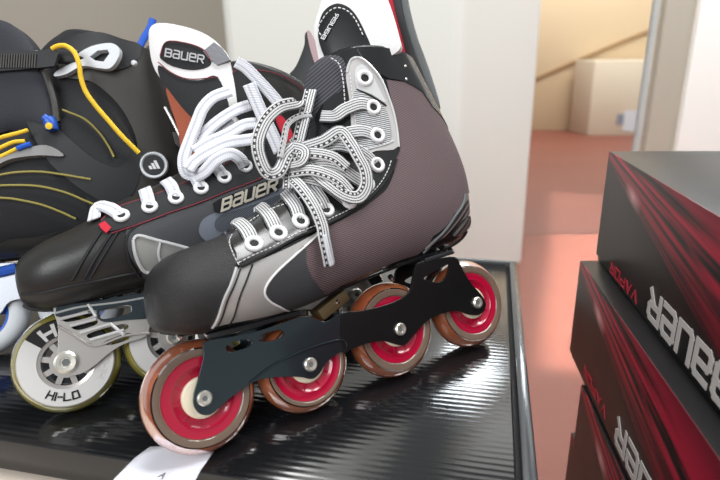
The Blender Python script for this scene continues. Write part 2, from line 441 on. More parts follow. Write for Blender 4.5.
def plate_obj(name, pose, px, holes, ns, mat, parent, bev=.0006, per=4, smooth_=True):
    mb = MB()
    for a, b in ns:
        V, F = px_plate(pose, px, holes, ns[0][0], ns[0][1], smooth_, per)
        V = [Vector((v.x, -a if abs(v.y+ns[0][0]) < 1e-6 else -b, v.z)) for v in V]; mb.add(V, F)
    o = mb.build(name, mat, parent, smooth=False); fixnorm(o)
    if bev:
        md = o.modifiers.new('bevel', 'BEVEL'); md.width = bev; md.segments = 2; md.limit_method = 'ANGLE'; md.angle_limit = 1.0
    return o
def sheet(name, pose, px, P, N, thick, mat, parent, bulge=0, d=.006, smooth_=True, holes=(), lift=0):
    """padded sheet traced on an inclined plane (P, N in local space) with real thickness behind it"""
    P = Vector(P); N = Vector(N).normalized(); X = Vector((0, 0, 1)).cross(N).normalized(); Y = N.cross(X)
    def to(p):
        v = pose.atp(p[0], p[1], P, N)-P; return (v.dot(X), v.dot(Y))
    q = [to(p) for p in px]
    if smooth_: q = closed_smooth(q, 5)
    H = [[to(p) for p in h] for h in holes]
    n = len(q); v2, tr = cdt(q, H, d)
    segs = [(Vector((q[i][0], q[i][1])), Vector((q[(i+1) % n][0], q[(i+1) % n][1]))) for i in range(n)]
    def dist(v):
        m = 9
        for a, b in segs:
            ab = b-a; l = ab.length_squared
            t = 0 if l == 0 else max(0, min(1, (v-a).dot(ab)/l)); m = min(m, (v-(a+ab*t)).length)
        return m
    def top(v):
        h = bulge*(1-math.exp(-dist(Vector((v.x, v.y)))/.006)) if bulge else 0
        return P+X*v.x+Y*v.y+N*(h+lift)
    V, F = slab(v2, tr, top, lambda v: P+X*v.x+Y*v.y-N*thick)
    return fixnorm_sharp(mesh(name, V, F, mat, parent))
def empty(name, M4, **k):
    o = bpy.data.objects.new(name, None); COL.objects.link(o); o.matrix_world = M4; o.empty_display_size = .05; return props(o, **k)

# ================================================================ SETTING
PLAN = -.267+CAM.z          # height of the box top the skates stand on
mf = pm('terracotta_floor', 'a0563f', .5); N_, L_, b_ = nodes(mf)
tc = N_.new('ShaderNodeTexCoord'); nz = N_.new('ShaderNodeTexNoise'); nz.inputs['Scale'].default_value = 3; nz.inputs['Detail'].default_value = 5
mx = N_.new('ShaderNodeMix'); mx.data_type = 'RGBA'; mx.inputs[6].default_value = lin('6c3829'); mx.inputs[7].default_value = lin('824838')
L_.new(tc.outputs['Object'], nz.inputs['Vector']); L_.new(nz.outputs['Fac'], mx.inputs[0]); L_.new(mx.outputs[2], b_.inputs['Base Color'])
props(MB().box((1, 2, -.05), (9, 10, .1)).build('floor', mf), kind='structure')
props(MB().box((0, 4.85, 1.5), (9, .1, 3.2)).build('wall_back', pm('back_wall_paint', 'cdbba6', .8)), kind='structure')
props(MB().box((-1.1, 1.82, 1.5), (2.9, .08, 3.0)).build('wall_left', pm('greige_wall_paint', 'a8a296', .85, bump=(30, .1))), kind='structure')
# square pillar
pl = on_plane(235, 150, Vector((0, 1.3, 0)), Vector((0, 1, 0))); pc = on_plane(457, 150, Vector((0, 1.22, 0)), Vector((0, 1, 0))); pr = on_plane(532, 150, Vector((0, 1.42, 0)), Vector((0, 1, 0)))
mb = MB(); q = [(pl.x, pl.y), (pc.x, pc.y), (pr.x, pr.y), (pr.x-.1, 1.75), (pl.x, 1.75)]
V = [(x, y, 0) for x, y in q]+[(x, y, 2.9) for x, y in q]; Fq = [[i, (i+1) % 5, (i+1) % 5+5, i+5] for i in range(5)]+[[4, 3, 2, 1, 0], [5, 6, 7, 8, 9]]
o = mb.add(V, Fq).build('wall_pillar', pm('cream_pillar_paint', 'dfe0d9', .75), smooth=False); props(o, kind='structure')
md = o.modifiers.new('b', 'BEVEL'); md.width = .02; md.segments = 3

# ================================================================ LOW BOX WITH RIM, COUNTER
bx = empty('display_box', Matrix.Translation((0, 0, 0)), label='flat glossy black box with raised rim that the skates stand on', cat='box')
mg = pm('glossy_black_card', '131416', .14, spec=.6, coat=.4); N_, L_, b_ = nodes(mg)
tc = N_.new('ShaderNodeTexCoord'); wv = N_.new('ShaderNodeTexWave'); wv.inputs['Scale'].default_value = 55; wv.inputs['Distortion'].default_value = 1.2; wv.inputs['Detail Scale'].default_value = .4
mp = N_.new('ShaderNodeMapping'); mp.inputs['Rotation'].default_value = (0, 0, R(90+13)); bp = N_.new('ShaderNodeBump'); bp.inputs['Strength'].default_value = .11; bp.inputs['Distance'].default_value = .0006
L_.new(tc.outputs['Object'], mp.inputs['Vector']); L_.new(mp.outputs[0], wv.inputs['Vector']); L_.new(wv.outputs['Fac'], bp.inputs['Height']); L_.new(bp.outputs[0], b_.inputs['Normal']); L_.new(bp.outputs[0], b_.inputs['Coat Normal'])
a = on_z(0, 440, PLAN); e1 = on_z(506, 264, PLAN); e2 = on_z(518, 520, PLAN)
ex = (e1-e2).normalized(); er = Vector((ex.y, -ex.x, 0))           # ex: away from us, er: to the right
far = e1; near = (a-e1).dot(ex); wdt = .62
ctr = e1+ex*(near/2)-er*(wdt/2)
MB().box(ctr-Vector((0, 0, .014)), (wdt, -near, .028), er, ex, (0, 0, 1), .0015).build('lid_panel', mg, bx)
MB().box(e1+ex*(near/2)+er*.0085-Vector((0, 0, .012)), (.010, -near+.004, .032), er, ex, (0, 0, 1), .002).build('rim', pm('rim_card', '33363a', .22, coat=.4), bx)
MB().box(e1+ex*.003-er*(wdt/2-.012)-Vector((0, 0, .012)), (wdt, .006, .030), er, ex, (0, 0, 1), .0015).build('rim', M['greyedge'], bx)
MB().box(e1+ex*(near/2)+er*.0018-Vector((0, 0, .016)), (.0036, -near, .024), er, ex).build('groove', M['dark'], bx)
CT = PLAN-.028
o = MB().box(e1+ex*(near/2-.1)-er*(.62)-Vector((0, 0, .028+CT/2)), (1.2, .6, CT), er, ex, (0, 0, 1), .004).build('display_counter', pm('beige_laminate', 'b9ada0', .5))
props(o, label='beige counter just visible below the black box at the lower left', cat='counter')
# strip of paper under the front wheel
pp = [(175, 446), (214, 452), (201, 470), (186, 500), (100, 500), (112, 482), (135, 458), (150, 447)]
P3 = [on_z(x, y, PLAN+.0006) for x, y in pp]; v2, tr = cdt([(p.x, p.y) for p in P3], [], .008)
wob = lambda v: .0012*max(0, .30-v.y)/.03
Vp, Fp = slab(v2, tr, lambda v: Vector((v.x, v.y, PLAN+.0009+wob(v))), lambda v: Vector((v.x, v.y, PLAN+.0006+wob(v))))
pap = empty('paper_tag', Matrix.Translation((0, 0, 0)), label='curled white paper tag under the front red wheel', cat='paper')
mesh('paper', Vp, Fp, pm('white_paper', 'dfe1ea', .7), pap)
c0 = on_z(158, 477, PLAN+.004)
lettering('printed_letter', 'a', lambda x, y, h: c0+Vector((.9, -.45, 0)).normalized()*x*.0009+Vector((-.45, -.9, 0)).normalized()*(-y)*.0009+Vector((0, 0, .0002*h)), .7, M['dark'], pap)

# ================================================================ PRODUCT BOXES
HB = .12
def product_box(corner, yaw, label, vis_text, wd=.30, ln=.42):
    e = empty('skate_box', Matrix.Translation(corner) @ Matrix.Rotation(yaw, 4, 'Z'), label=label, cat='box', group='stacked skate boxes')
    # local: origin = far left top corner; x to the right, -y towards us along the printed face
    MB().box((wd/2, -ln/2, -.057), (wd, ln, .114), bev=.0012).build('lid', boxmat, e)
    MB().box((wd/2+.001, -ln/2, -HB+.003), (wd-.003, ln-.003, .006), bev=.0005).build('carton', boxmat, e)
    # the box stands upside down, so its lettering is turned over
    fn = lambda sx, sy, y0, z0: (lambda x, y, h: Vector((-.0004*h, y0+x*sx, z0-y*sy)))
    if vis_text: lettering('brand_lettering', 'BAUER', fn(.0050, .0046, vis_text[0], vis_text[1]), 1.1, textmat, e)
    if vis_text: lettering('model_lettering', 'VaPOR', fn(.0028, .0019, vis_text[2], vis_text[3]), .85, redtext, e)
    return e
textmat = pm('pale_grey_print', 'b9b4b0', .5); redtext = pm('red_print', 'a31f30', .45)
boxmat = pm('black_box_print', '161516', .36, spec=.3); N_, L_, b_ = nodes(boxmat)
def nm(op, a, bb=None, cl=False):
    n = N_.new('ShaderNodeMath'); n.operation = op; n.use_clamp = cl
    for i, v in enumerate((a, bb)):
        if v is None: continue
        if isinstance(v, (int, float)): n.inputs[i].default_value = v
        else: L_.new(v, n.inputs[i])
    return n.outputs[0]
tc = N_.new('ShaderNodeTexCoord'); sp = N_.new('ShaderNodeSeparateXYZ'); L_.new(tc.outputs['Object'], sp.inputs[0])
dy = nm('SUBTRACT', sp.outputs[1], 0.10); dz = nm('SUBTRACT', sp.outputs[2], 0.02)
dy = nm('MULTIPLY', dy, -1); dz = nm('MULTIPLY', dz, -1)
ang = nm('ARCTAN2', dz, dy)
noi = N_.new('ShaderNodeTexNoise'); noi.noise_dimensions = '2D'; noi.inputs['Detail'].default_value = 4; noi.inputs['Scale'].default_value = 1
cmb = N_.new('ShaderNodeCombineXYZ'); L_.new(nm('MULTIPLY', ang, 32), cmb.inputs[0]); L_.new(nm('MULTIPLY', dy, 4), cmb.inputs[1]); L_.new(cmb.outputs[0], noi.inputs['Vector'])
st = nm('MULTIPLY', nm('SUBTRACT', noi.outputs['Fac'], .40), 4.5, True)
band = nm('SUBTRACT', 1, nm('MULTIPLY', nm('ABSOLUTE', nm('SUBTRACT', ang, .165)), 6.5), True)
side = nm('LESS_THAN', sp.outputs[0], .0008)                                        # only the long face carries the print
fade = nm('SUBTRACT', 1.0, nm('MULTIPLY', nm('SUBTRACT', dy, .18), 1.0), True)
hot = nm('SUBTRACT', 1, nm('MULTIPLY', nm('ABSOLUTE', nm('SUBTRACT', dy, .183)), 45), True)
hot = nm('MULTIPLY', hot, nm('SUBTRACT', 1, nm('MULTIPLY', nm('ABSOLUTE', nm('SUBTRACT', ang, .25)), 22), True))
fac = nm('MULTIPLY', nm('MULTIPLY', nm('MULTIPLY', st, band), side), fade, True)
mx = N_.new('ShaderNodeMix'); mx.data_type = 'RGBA'; mx.inputs[6].default_value = lin('161516'); mx.inputs[7].default_value = lin('b3203c'); L_.new(fac, mx.inputs[0])
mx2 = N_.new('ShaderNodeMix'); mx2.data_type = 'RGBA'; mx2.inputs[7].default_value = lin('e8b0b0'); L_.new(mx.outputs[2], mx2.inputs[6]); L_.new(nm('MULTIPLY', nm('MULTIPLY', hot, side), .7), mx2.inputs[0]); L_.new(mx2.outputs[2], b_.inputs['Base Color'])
yb = -R(7.3)
c1 = CAM+Vector((.26, .56614, -.10829)); z2 = CAM.z-.22829-.0005; z3 = z2-HB-.0005; z4 = z3-HB-.0005
product_box(c1, yb, 'top box of the black and red stack at the right', (-.286, -.0870, -.126, -.1035))
product_box(on_z(580, 260, z2), yb, 'second box down in the black and red stack, sticking out to the left', (-.300, -.0830, -.136, -.0965))
product_box(on_z(581, 384, z3), yb, 'third box down in the black and red stack, set back under its neighbour', None)
product_box(on_z(571, 432, z4), yb, 'bottom box of the black and red stack, only its left corner showing', None, ln=.36)
# ================================================================ BEHIND: POST, PANEL, CARTONS
area('sun_through_skylight', (.332+.252+.24, .796+.681+.03, 2.4), (.332+.252+.24, .796+.681+.03, 0), .5, 1.45, 7, (.92, .96, 1))
_l = bpy.data.lights['sun_through_skylight']; _l.spread = R(2); bpy.data.objects['sun_through_skylight'].rotation_euler = (0, 0, -R(20.3))
def upright(name, x1, x2, y, Y, dep, mat, z0=0, z1=2.6, **k):
    a = on_plane(x1, y, Vector((0, Y, 0)), Vector((0, 1, 0))); b = on_plane(x2, y, Vector((0, Y, 0)), Vector((0, 1, 0)))
    o = MB().box(((a.x+b.x)/2, Y+dep/2, (z0+z1)/2), (b.x-a.x, dep, z1-z0), bev=min(.004, dep/5)).build(name, mat); return props(o, **k)
upright('trim_1', 657, 690, 70, 1.50, .03, pm('greige_post', 'b5b0a2', .6), kind='structure')
upright('wall_right', 690, 900, 70, 1.48, .03, pm('white_panel', 'fbfbf6', .6), kind='structure')
gl = bpy.data.materials.new('clear_pane'); gl = pm('clear_pane', 'f4fbff', .02, trans=1, ior=1.08)
gp = upright('window_1', 536, 655, 70, 1.68, .006, gl, z1=2.3, kind='structure')
e_ = upright('window_frame', 646, 652, 70, 1.672, .022, pm('pale_blue_frame', 'cfd8da', .3), z1=2.3); e_.parent = gp
def carton(name, px, base_y, Y, tilt, w_, h_, dep, mat, label):
    c = on_plane(px, base_y, Vector((0, Y, 0)), Vector((0, 1, 0))); z = 0
    e = empty(name, Matrix.Translation((c.x, Y, z)) @ Matrix.Rotation(tilt, 4, 'Z'), label=label, cat='carton', group='cardboard cartons at the back')
    MB().box((w_/2, dep/2, h_/2), (w_, dep, h_), bev=.004).build('carton_body', mat, e)
    return e
cb = pm('tan_cardboard', 'cbb08c', .8, bump=(60, .2)); cb2 = pm('pale_cardboard', 'dbcab0', .8, bump=(60, .2)); tape = pm('brown_tape', '9c7a52', .35)
t1 = carton('cardboard_carton', 520, 113, 4.3, 0, 1.45, 1.0, .4, cb, 'large tan cardboard carton standing on the red floor behind the pillar')
mb = MB(); mb.box((.55, -.006, .56), (1.25, .012, .016), (math.cos(R(27)), 0, math.sin(R(27))), (0, 1, 0), (-math.sin(R(27)), 0, math.cos(R(27)))); mb.build('tape_strip', tape, t1)
t2 = carton('cardboard_carton', 588, 125, 4.0, R(2), .52, .50, .25, cb2, 'smaller pale cardboard carton with a white label behind the grey post')
MB().box((.32, -.002, .10), (.26, .004, .14)).build('shipping_label', pm('white_label', 'd9dadb', .5), t2)
MB().box((.17, -.005, .11), (.035, .003, .07)).build('label_mark', pm('grey_print', '8b8f98', .5), t2)

# ================================================================ SKATES
def lathe_wheel(parent, pose_n, r, w2, kind):
    """wheel parts around local origin of parent; axis = local Y"""
def make_wheel(parent, x, z, r, kind):
    ax = (0, -1, 0); c = Vector((x, 0, z)); hw = .0118
    if kind == 'red':
        prof = [(.0275, -.0105), (.0275, .0105), (.029, .0116), (r-.0065, .0112), (r-.0045, .0098), (r-.0018, .0065), (r-.0003, .003), (r, 0), (r-.0003, -.003), (r-.0018, -.0065), (r-.0045, -.0098), (r-.008, -.0114), (.029, -.0116)]
        o = MB().lathe(c, ax, prof[:4]+prof[-2:]+prof[:0], 64, close=True)
        wh = o.build('wheel', M['tyre'], parent, sharp=1.2)
        MB().lathe(c, ax, [(r-.0055, .0106), (r-.0045, .0098), (r-.0018, .0065), (r-.0003, .003), (r, 0), (r-.0003, -.003), (r-.0018, -.0065), (r-.0045, -.0098), (r-.0055, -.0106)], 64, close=True).build('tread', M['tread'], wh, sharp=1.2)
        mb = MB(); mb.lathe(c, ax, [(.0001, .009), (.0135, .009), (.0148, .0075), (.0195, .0085), (.0215, .0103), (.0235, .0098), (.0275, .0108), (.0275, -.0108), (.0235, -.0098), (.0215, -.0105), (.0195, -.0085), (.0148, -.0075), (.0135, -.009), (.0001, -.009)], 56)
        for k in range(10):
            a = 2*math.pi*k/10; d = Vector((math.cos(a), 0, math.sin(a)))
            for sg in (-1, 1): mb.box(c+d*.0172+Vector((0, sg*.0078, 0)), (.006, .0016, .0016), d, (0, 1, 0), d.cross(Vector((0, 1, 0))))
        mb.build('hub', M['red'], wh)
        MB().lathe(c, ax, [(.0001, .0118), (.0130, .0118), (.0142, .0106), (.0142, -.0106), (.0130, -.0118), (.0001, -.0118)], 40).build('bearing_ring', M['cream'], wh)
    elif kind == 'print':
        wh = MB().lathe(c, ax, [(.0195, -.0108), (.0195, .0108), (r-.009, .0116), (r-.0045, .0098), (r-.0018, .0065), (r, 0), (r-.0018, -.0065), (r-.0045, -.0098), (r-.009, -.0116)], 64, close=True).build('wheel', M['olivetyre'], parent, sharp=1.2)
        for nm_, mt, a0, aa, off in (('printed_ring', 'print', .15, 4.1, 0), ('printed_ring', 'dark', 4.25, 2.18, 0)):
            MB().lathe(c, ax, [(.0205, .0108), (.0205, .0119), (r-.0065, .0122), (r-.0055, .0108)], 60, arc=aa, a0=-a0-aa+0.35, xref=(1, 0, 0), close=True).build(nm_, M[mt], wh)
        mb = MB()
        for k in range(9):
            a = 2*math.pi*k/9; d = Vector((math.cos(a), 0, math.sin(a))); e = d.cross(Vector((0, 1, 0)))
            mb.box(c+d*.0155, (.010, .018, .0042), d, (0, 1, 0), e)
        mb.lathe(c, ax, [(.0178, -.010), (.0178, .0105), (.0206, .0112), (.0206, -.0105)], 48, close=True); mb.lathe(c, ax, [(.0001, .0105), (.012, .0105), (.012, -.0105), (.0001, -.0105)], 40)
        mb.build('hub', M['alu'], wh)
    else:
        wh = MB().lathe(c, ax, [(.024, -.0108), (.024, .0108), (r-.009, .0116), (r-.0045, .0098), (r-.0018, .0065), (r, 0), (r-.0018, -.0065), (r-.0045, -.0098), (r-.009, -.0116)], 56, close=True).build('wheel', M['lightgrey'], parent, sharp=1.2)
        mb = MB()
        for k in range(6):
            a = 2*math.pi*k/6; d = Vector((math.cos(a), 0, math.sin(a))); e = d.cross(Vector((0, 1, 0)))
            mb.box(c+d*.016, (.018, .016, .005), d, (0, 1, 0), e)
        mb.lathe(c, ax, [(.0225, -.010), (.0225, .0105), (.0245, .0112), (.0245, -.0105)], 48, close=True); mb.lathe(c, ax, [(.0001, .0105), (.010, .0105), (.010, -.0105), (.0001, -.0105)], 40)
        mb.build('hub', M['blue'], wh)
    return wh
def axle(parent, x, z, n, mat='bolt', r=.0052):
    c = Vector((x, -n, z))
    o = MB().lathe(c, (0, -1, 0), [(.0001, .0012), (r*.45, .0012), (r*.5, .0020), (r*.8, .0022), (r, .0012), (r, -.001), (r*.9, -.0015)], 28).build('axle_bolt', M[mat], parent)
    MB().lathe(c+Vector((0, -.0013, 0)), (0, -1, 0), [(.0001, 0), (r*.36, .0002), (r*.36, -.0008)], 6).build('hex_socket', M['greyedge'], o)
    MB().box(c+Vector((0, n, 0)), (.006, 2*n, .006), bev=.001).build('axle', M['alu'], o)
    return o

# ---------------------------------------------------------------- front skate (A)
PA = Pose((-.1073, .3156, PLAN+.0022), R(32.16), R(24.03))
A = empty('inline_skate', PA.M, label='front inline skate, burgundy and silver with grey laces and red wheels', cat='skate', group='inline skates lined up on the black box')
WX = [0, .0801, .1646, .2512]; WR = [.0395, .0374, .0402, .0401]
for x, r in zip(WX, WR): make_wheel(A, x, r, r, 'red')
rowsA = [((147, 291), -.004, (149, 303), 0, .010),
 ((150, 274), -.004, (156, 326), .006, .028),
 ((166, 259), -.004, (176, 333), .012, .042),
 ((190, 249), -.004, (204, 331), .015, .046),
 ((214, 240), -.004, (235, 325), .016, .047),
 ((238, 227), -.003, (268, 316), .016, .046),
 ((261, 212), -.002, (302, 305), .015, .043),
 ((283, 196), 0, (342, 289), .014, .040),
 ((299, 170), 0, (400, 266), .012, .037),
 ((305, 140), 0, (452, 248), .012, .035),
 ((309, 115), 0, (474, 226), .014, .034),
 ((313, 94), 0, (471, 180), .014, .033),
 ((319, 77), 0, (452, 133), .014, .033),
 ((328, 58), 0, (414, 66), .012, .034)]
LA = Loft(PA, rowsA)
LA.body('boot_shell', M['patent'], A)
# toe cap: everything in front of the seam
seam = [LA.par_at(*p) for p in [(229, 246), (236, 256), (235, 268), (229, 283), (222, 301), (212, 326)]]
seam = [(LA.par_at(222, 236)[0], .001)]+seam+[(seam[-1][0]-.05, math.pi-.001)]
u0 = .002
q = [(u0, f) for f in np.linspace(-math.pi+.001, math.pi-.001, 40)]+[tuple(p) for p in seam[::-1]]+[(p[0], -p[1]) for p in seam]
tcap = LA.patch('toe_cap', None, M['grain'], A, off=.0012, q=q, d=.0045)
bm = bmesh.new(); bm.from_mesh(tcap.data); rg = [LA.ev(.004, 2*math.pi*i/40)+LA.nrm(.004, 2*math.pi*i/40)*.0013 for i in range(40)]
cv = bm.verts.new(sum(rg, Vector())/40+Vector((-.0012, 0, 0))); rv = [bm.verts.new(v) for v in rg]
for i in range(40): f_ = bm.faces.new((cv, rv[(i+1) % 40], rv[i])); f_.smooth = True
bm.to_mesh(tcap.data); bm.free()
# sole rand
# burgundy quarter
bur = [(303, 246), (318, 231), (340, 221), (362, 209), (385, 191), (394, 168), (396, 145), (394, 118), (386, 80), ]
bp_ = [LA.par_at(*p) for p in bur]
top = [LA.par_at(*p) for p in [(404, 82), (421, 92), (431, 107)]]
low = [LA.par_at(*p) for p in [(463, 193), (453, 214), (432, 236), (417, 254), (380, 267), (340, 285), (322, 296), (310, 276), (304, 261)]]
q = bp_+top+[(top[-1][0]-.25, math.pi-.01), (low[0][0]+.5, math.pi-.01)]+low
LA.patch('quarter_panel', None, M['maroon'], A, off=.0010, q=q, mirror=True, d=.005)
for nm_, pts in (('s1', [(393, 215), (420, 190), (437, 160), (440, 130)]), ('s2', [(410, 225), (436, 200), (452, 168), (455, 150)]), ('s3', [(375, 235), (400, 216), (420, 195)]), ('s4', [(426, 222), (446, 204), (458, 180)])):
    MB().tube(LA.line(pts, -.0002), .0013, 8, flat=1).build('seam_ridge', M['maroon'], A)
LA.patch('side_panel', [(237, 270), (250, 264), (270, 256), (290, 247), (311, 236), (319, 231), (312, 240), (296, 254), (278, 270), (267, 283), (264, 293), (270, 301), (280, 306), (289, 309), (262, 316), (230, 322), (213, 325), (222, 303), (230, 285)], M['silver'], A, off=.0011, mirror=True, per=4)
LA.patch('vamp_panel', [(266, 285), (277, 271), (294, 255), (304, 246), (305, 262), (310, 276), (319, 288), (323, 296), (306, 303), (290, 308), (280, 305), (271, 300), (265, 293)], M['vamp'], A, off=.0015, mirror=True, per=4)
for pts, r_, mt in (([(212, 326), (222, 303), (230, 285), (236, 268)], .0009, 'silverlight'), ([(216, 326), (226, 303), (234, 285), (240, 269)], .0006, 'dark'), ([(228, 324), (238, 300), (246, 280), (252, 265)], .0006, 'dark'),
                ([(289, 309), (280, 306), (270, 301), (264, 293), (267, 283), (278, 270), (296, 254), (312, 240), (322, 230)], .0008, 'whitethread'),
                ([(422, 252), (435, 239), (454, 216), (464, 194)], .0012, 'greyedge')):
    MB().tube(LA.line(pts, .0014), r_, 6).build('piping', M[mt], A)
# heel counter, quilted
hm = ribbed('quilted_heel', '5c5654', '2f2c2c', 1500, (.5, 0, -.8), .45, .6, .001)
LA.patch('heel_panel', [(464, 200), (467, 210), (459, 221), (446, 233), (432, 243), (424, 248), (437, 237), (454, 219)], hm, A, off=.0026, mirror=True)
LA.patch('heel_panel', [(467, 216), (468, 224), (463, 231), (453, 236), (459, 227)], hm, A, off=.0026, mirror=True)
# collar
# eyestay
LA.patch('eyestay', [(240, 268), (270, 253), (297, 238), (327, 225), (356, 209), (376, 192), (388, 176), (394, 160), (396, 146), (352, 146), (342, 160), (328, 177), (308, 192), (288, 203), (262, 214), (232, 231), (228, 240), (236, 254)], M['patent'], A, off=.0022, per=4, smooth=True, mirror=True)
LA.patch('upper_eyestay', [(346, 74), (350, 62), (358, 59), (369, 66), (380, 81), (388, 102), (394, 122), (396, 148), (375, 152), (352, 160), (351, 130), (349, 100)], M['silver'], A, off=.0026, per=4, mirror=True)
LA.patch('ribbed_inset', [(354, 92), (366, 97), (382, 108), (388, 122), (389, 143), (372, 149), (357, 153), (356, 125)], M['silverrib'], A, off=.0032, per=4)
LA.patch('eyelet_backing', [(355, 72), (362, 66), (371, 76), (379, 92), (384, 104), (371, 96), (357, 90)], M['silverlight'], A, off=.0032, per=4)
for pts, r_, mt in (([(240, 268), (270, 253), (297, 238), (327, 225), (356, 209), (376, 192), (388, 176), (395, 160)], .0010, 'dark'),
                ([(347, 74), (351, 62), (359, 59), (370, 67), (381, 82), (389, 103), (394, 122), (397, 148)], .0010, 'silverlight'),
                ([(356, 91), (368, 96), (385, 107)], .0009, 'dark'), ([(357, 153), (372, 149), (392, 142)], .0009, 'silverlight')):
    MB().tube(LA.line(pts, .0028), r_, 6).build('piping', M[mt], A)
stitches('stitching', LA.line([(238, 264), (252, 257), (270, 249), (297, 234), (327, 221), (352, 208), (372, 192), (384, 176), (390, 160)], .0026), M['whitethread'], A)
stitches('stitching', LA.line([(237, 233), (262, 217), (288, 206), (308, 196)], .0026), M['whitethread'], A)
stitches('stitching', LA.line([(238, 266), (233, 256), (230, 245), (234, 236)], .0026), M['whitethread'], A)
stitches('stitching', LA.line([(350, 75), (352, 100), (355, 125), (355, 150)], .0034), M['whitethread'], A)
# patent collar band with rivets
ut = LA.par_at(386, 80)[0]
LA.patch('collar_band', None, M['patent'], A, off=.0017, q=[(12.98, LA.par_at(356, 62)[1]), (12.98, math.pi-.01), (LA.par_at(431, 107)[0]-.2, math.pi-.01)]+[LA.par_at(*p) for p in [(431, 107), (421, 92), (404, 82), (388, 79), (378, 74), (366, 63)]], mirror=True)
for p in ((404, 67), (405, 80)):
    c = LA.sp(p[0], p[1], .0018); MB().lathe(c, LA.nrm(*LA.par_at(*p)), [(.0001, .0008), (.0011, .0005), (.0015, -.0005)], 16).build('rivet', M['steel'], A)
EY = [(254, 246), (278, 235), (300, 223), (325, 211), (348, 202), (366, 185), (376, 166), (376, 137), (372, 109), (364, 80)]
for i, p in enumerate(EY):
    u, f = LA.par_at(*p); n = LA.nrm(u, f); off = .0024 if i < 7 else .0034
    eyelet(LA.ev(u, f)+n*off, n, A, .0068 if i != 9 else .0072)
    if i < 7: eyelet(LA.ev(u, -f)+LA.nrm(u, -f)*off, LA.nrm(u, -f), A, .0062)
# tongue
pt = PA.at(322, 70, .0); TN = Vector((-.62, -.72, .12))
sheet('tongue', PA, [(314, 30), (318, 12), (326, -8), (345, -26), (375, -22), (388, 0), (398, 32), (399, 50), (372, 64), (330, 80), (322, 72), (317, 50)], pt+TN*-.006, TN, .008, M['white'], A, bulge=.002)
bd = sheet('tongue_badge', PA, [(318, 35), (322, 14), (334, 4), (347, 6), (357, 16), (367, 36), (373, 54), (371, 70), (335, 72), (324, 56)], pt+TN*-.004, TN, .003, M['patent'], A, bulge=.0022)
sp_px = closed_smooth([(321, 35), (324, 17), (335, 8), (346, 10), (355, 19), (364, 38), (369, 56)], 6)[:-12]
stitches('badge_stitching', [PA.atp(x, y, pt+TN*-.0018+TN*.001, TN) for x, y in sp_px], M['whitethread'], bd, r=.0005, L=.0026, gap=.0016)
def a_txt(x, y, h):
    return PA.atp(321+x*.55+y*.65, 44-x*.92+y*.25-6, pt+TN*(-.0012+.0006*h), TN)
lettering('badge_lettering', 'BAUER', a_txt, 1.0, M['silverlight'], bd)
low_t = sheet('tongue_padding', PA, [(303, 96), (308, 72), (318, 60), (330, 55), (342, 58), (347, 72), (350, 100), (352, 130), (342, 150), (318, 160), (302, 140)], PA.at(326, 95, .012), Vector((-.5, -.86, .05)), .008, M['tongue'], A, bulge=.003)
stitches('tongue_stitching', [PA.atp(x, y, PA.at(326, 95, .012)+Vector((-.5, -.86, .05))*.0036, Vector((-.5, -.86, .05))) for x, y in smooth_path([(331, 58), (339, 64), (343, 80), (345, 105), (347, 130)], 8)], M['whitethread'], low_t, r=.0005)
# tendon guard behind the tongue
g0 = PA.at(400, 60, 0)
GN = Vector((-.75, -.62, .1))
sheet('liner', PA, [(372, -30), (386, -30), (394, 10), (403, 45), (405, 68), (380, 66)], g0+Vector((.004, 0, 0)), GN, .004, M['redcloth'], A, bulge=.001)
sheet('liner_edge', PA, [(384, -30), (395, -30), (402, 10), (412, 45), (424, 78), (430, 98), (405, 78), (398, 45)], g0+Vector((.009, 0, 0)), GN, .004, M['black'], A, bulge=.001)
sheet('tendon_guard', PA, [(393, -30), (402, -30), (408, 5), (416, 35), (428, 68), (439, 106), (430, 104), (418, 76), (404, 42), (399, 10)], g0+Vector((.015, 0, 0)), GN, .006, M['greyedge'], A, bulge=.002)
# sole rand and frame
MB().tube(LA.line([(160, 333), (200, 332), (235, 326), (268, 317), (302, 306), (342, 290), (380, 273), (420, 257), (452, 246), (472, 233)], -.0004), .0022, 8).build('sole_edge', M['black'], A)
front_px = [(205, 342), (204, 355), (199, 376), (194, 394), (194, 406), (200, 414), (209, 415), (217, 410), (228, 400), (247, 386), (262, 379), (280, 377), (300, 377), (312, 379), (320, 373), (327, 362), (340, 352), (346, 349), (352, 338), (352, 315), (340, 313), (325, 322), (306, 316), (285, 322), (258, 331), (230, 337)]
sl = [[(226, 349), (230, 343), (247, 339), (252, 342), (249, 347), (232, 352)], [(259, 340), (263, 334), (279, 330), (284, 333), (281, 338), (265, 342)]]
fr = plate_obj('frame', PA, front_px, sl, [(.0158, .0136), (-.0136, -.0158)], M['framefront'], A)
rear_px = [(340, 316), (360, 311), (382, 306), (400, 299), (410, 291), (413, 278), (417, 264), (432, 260), (455, 257), (463, 270), (472, 284), (483, 297), (486, 306), (481, 314), (471, 315), (458, 311), (444, 313), (432, 318), (424, 324), (414, 335), (405, 345), (395, 344), (384, 341), (368, 343), (352, 349), (343, 352)]
hl = [[(424, 278), (436, 271), (449, 264), (447, 275), (440, 282), (430, 281)]]
fr2 = plate_obj('frame', PA, rear_px, hl, [(.0161, .0136), (-.0136, -.0161)], M['framerear'], A)
MB().tube([PA.at(x, y, .0164) for x, y in smooth_path([(250, 383), (272, 366), (300, 352), (326, 343), (342, 340), (347, 345), (345, 351)], 6)], .0008, 6).build('frame_ridge', M['framefront'], A)
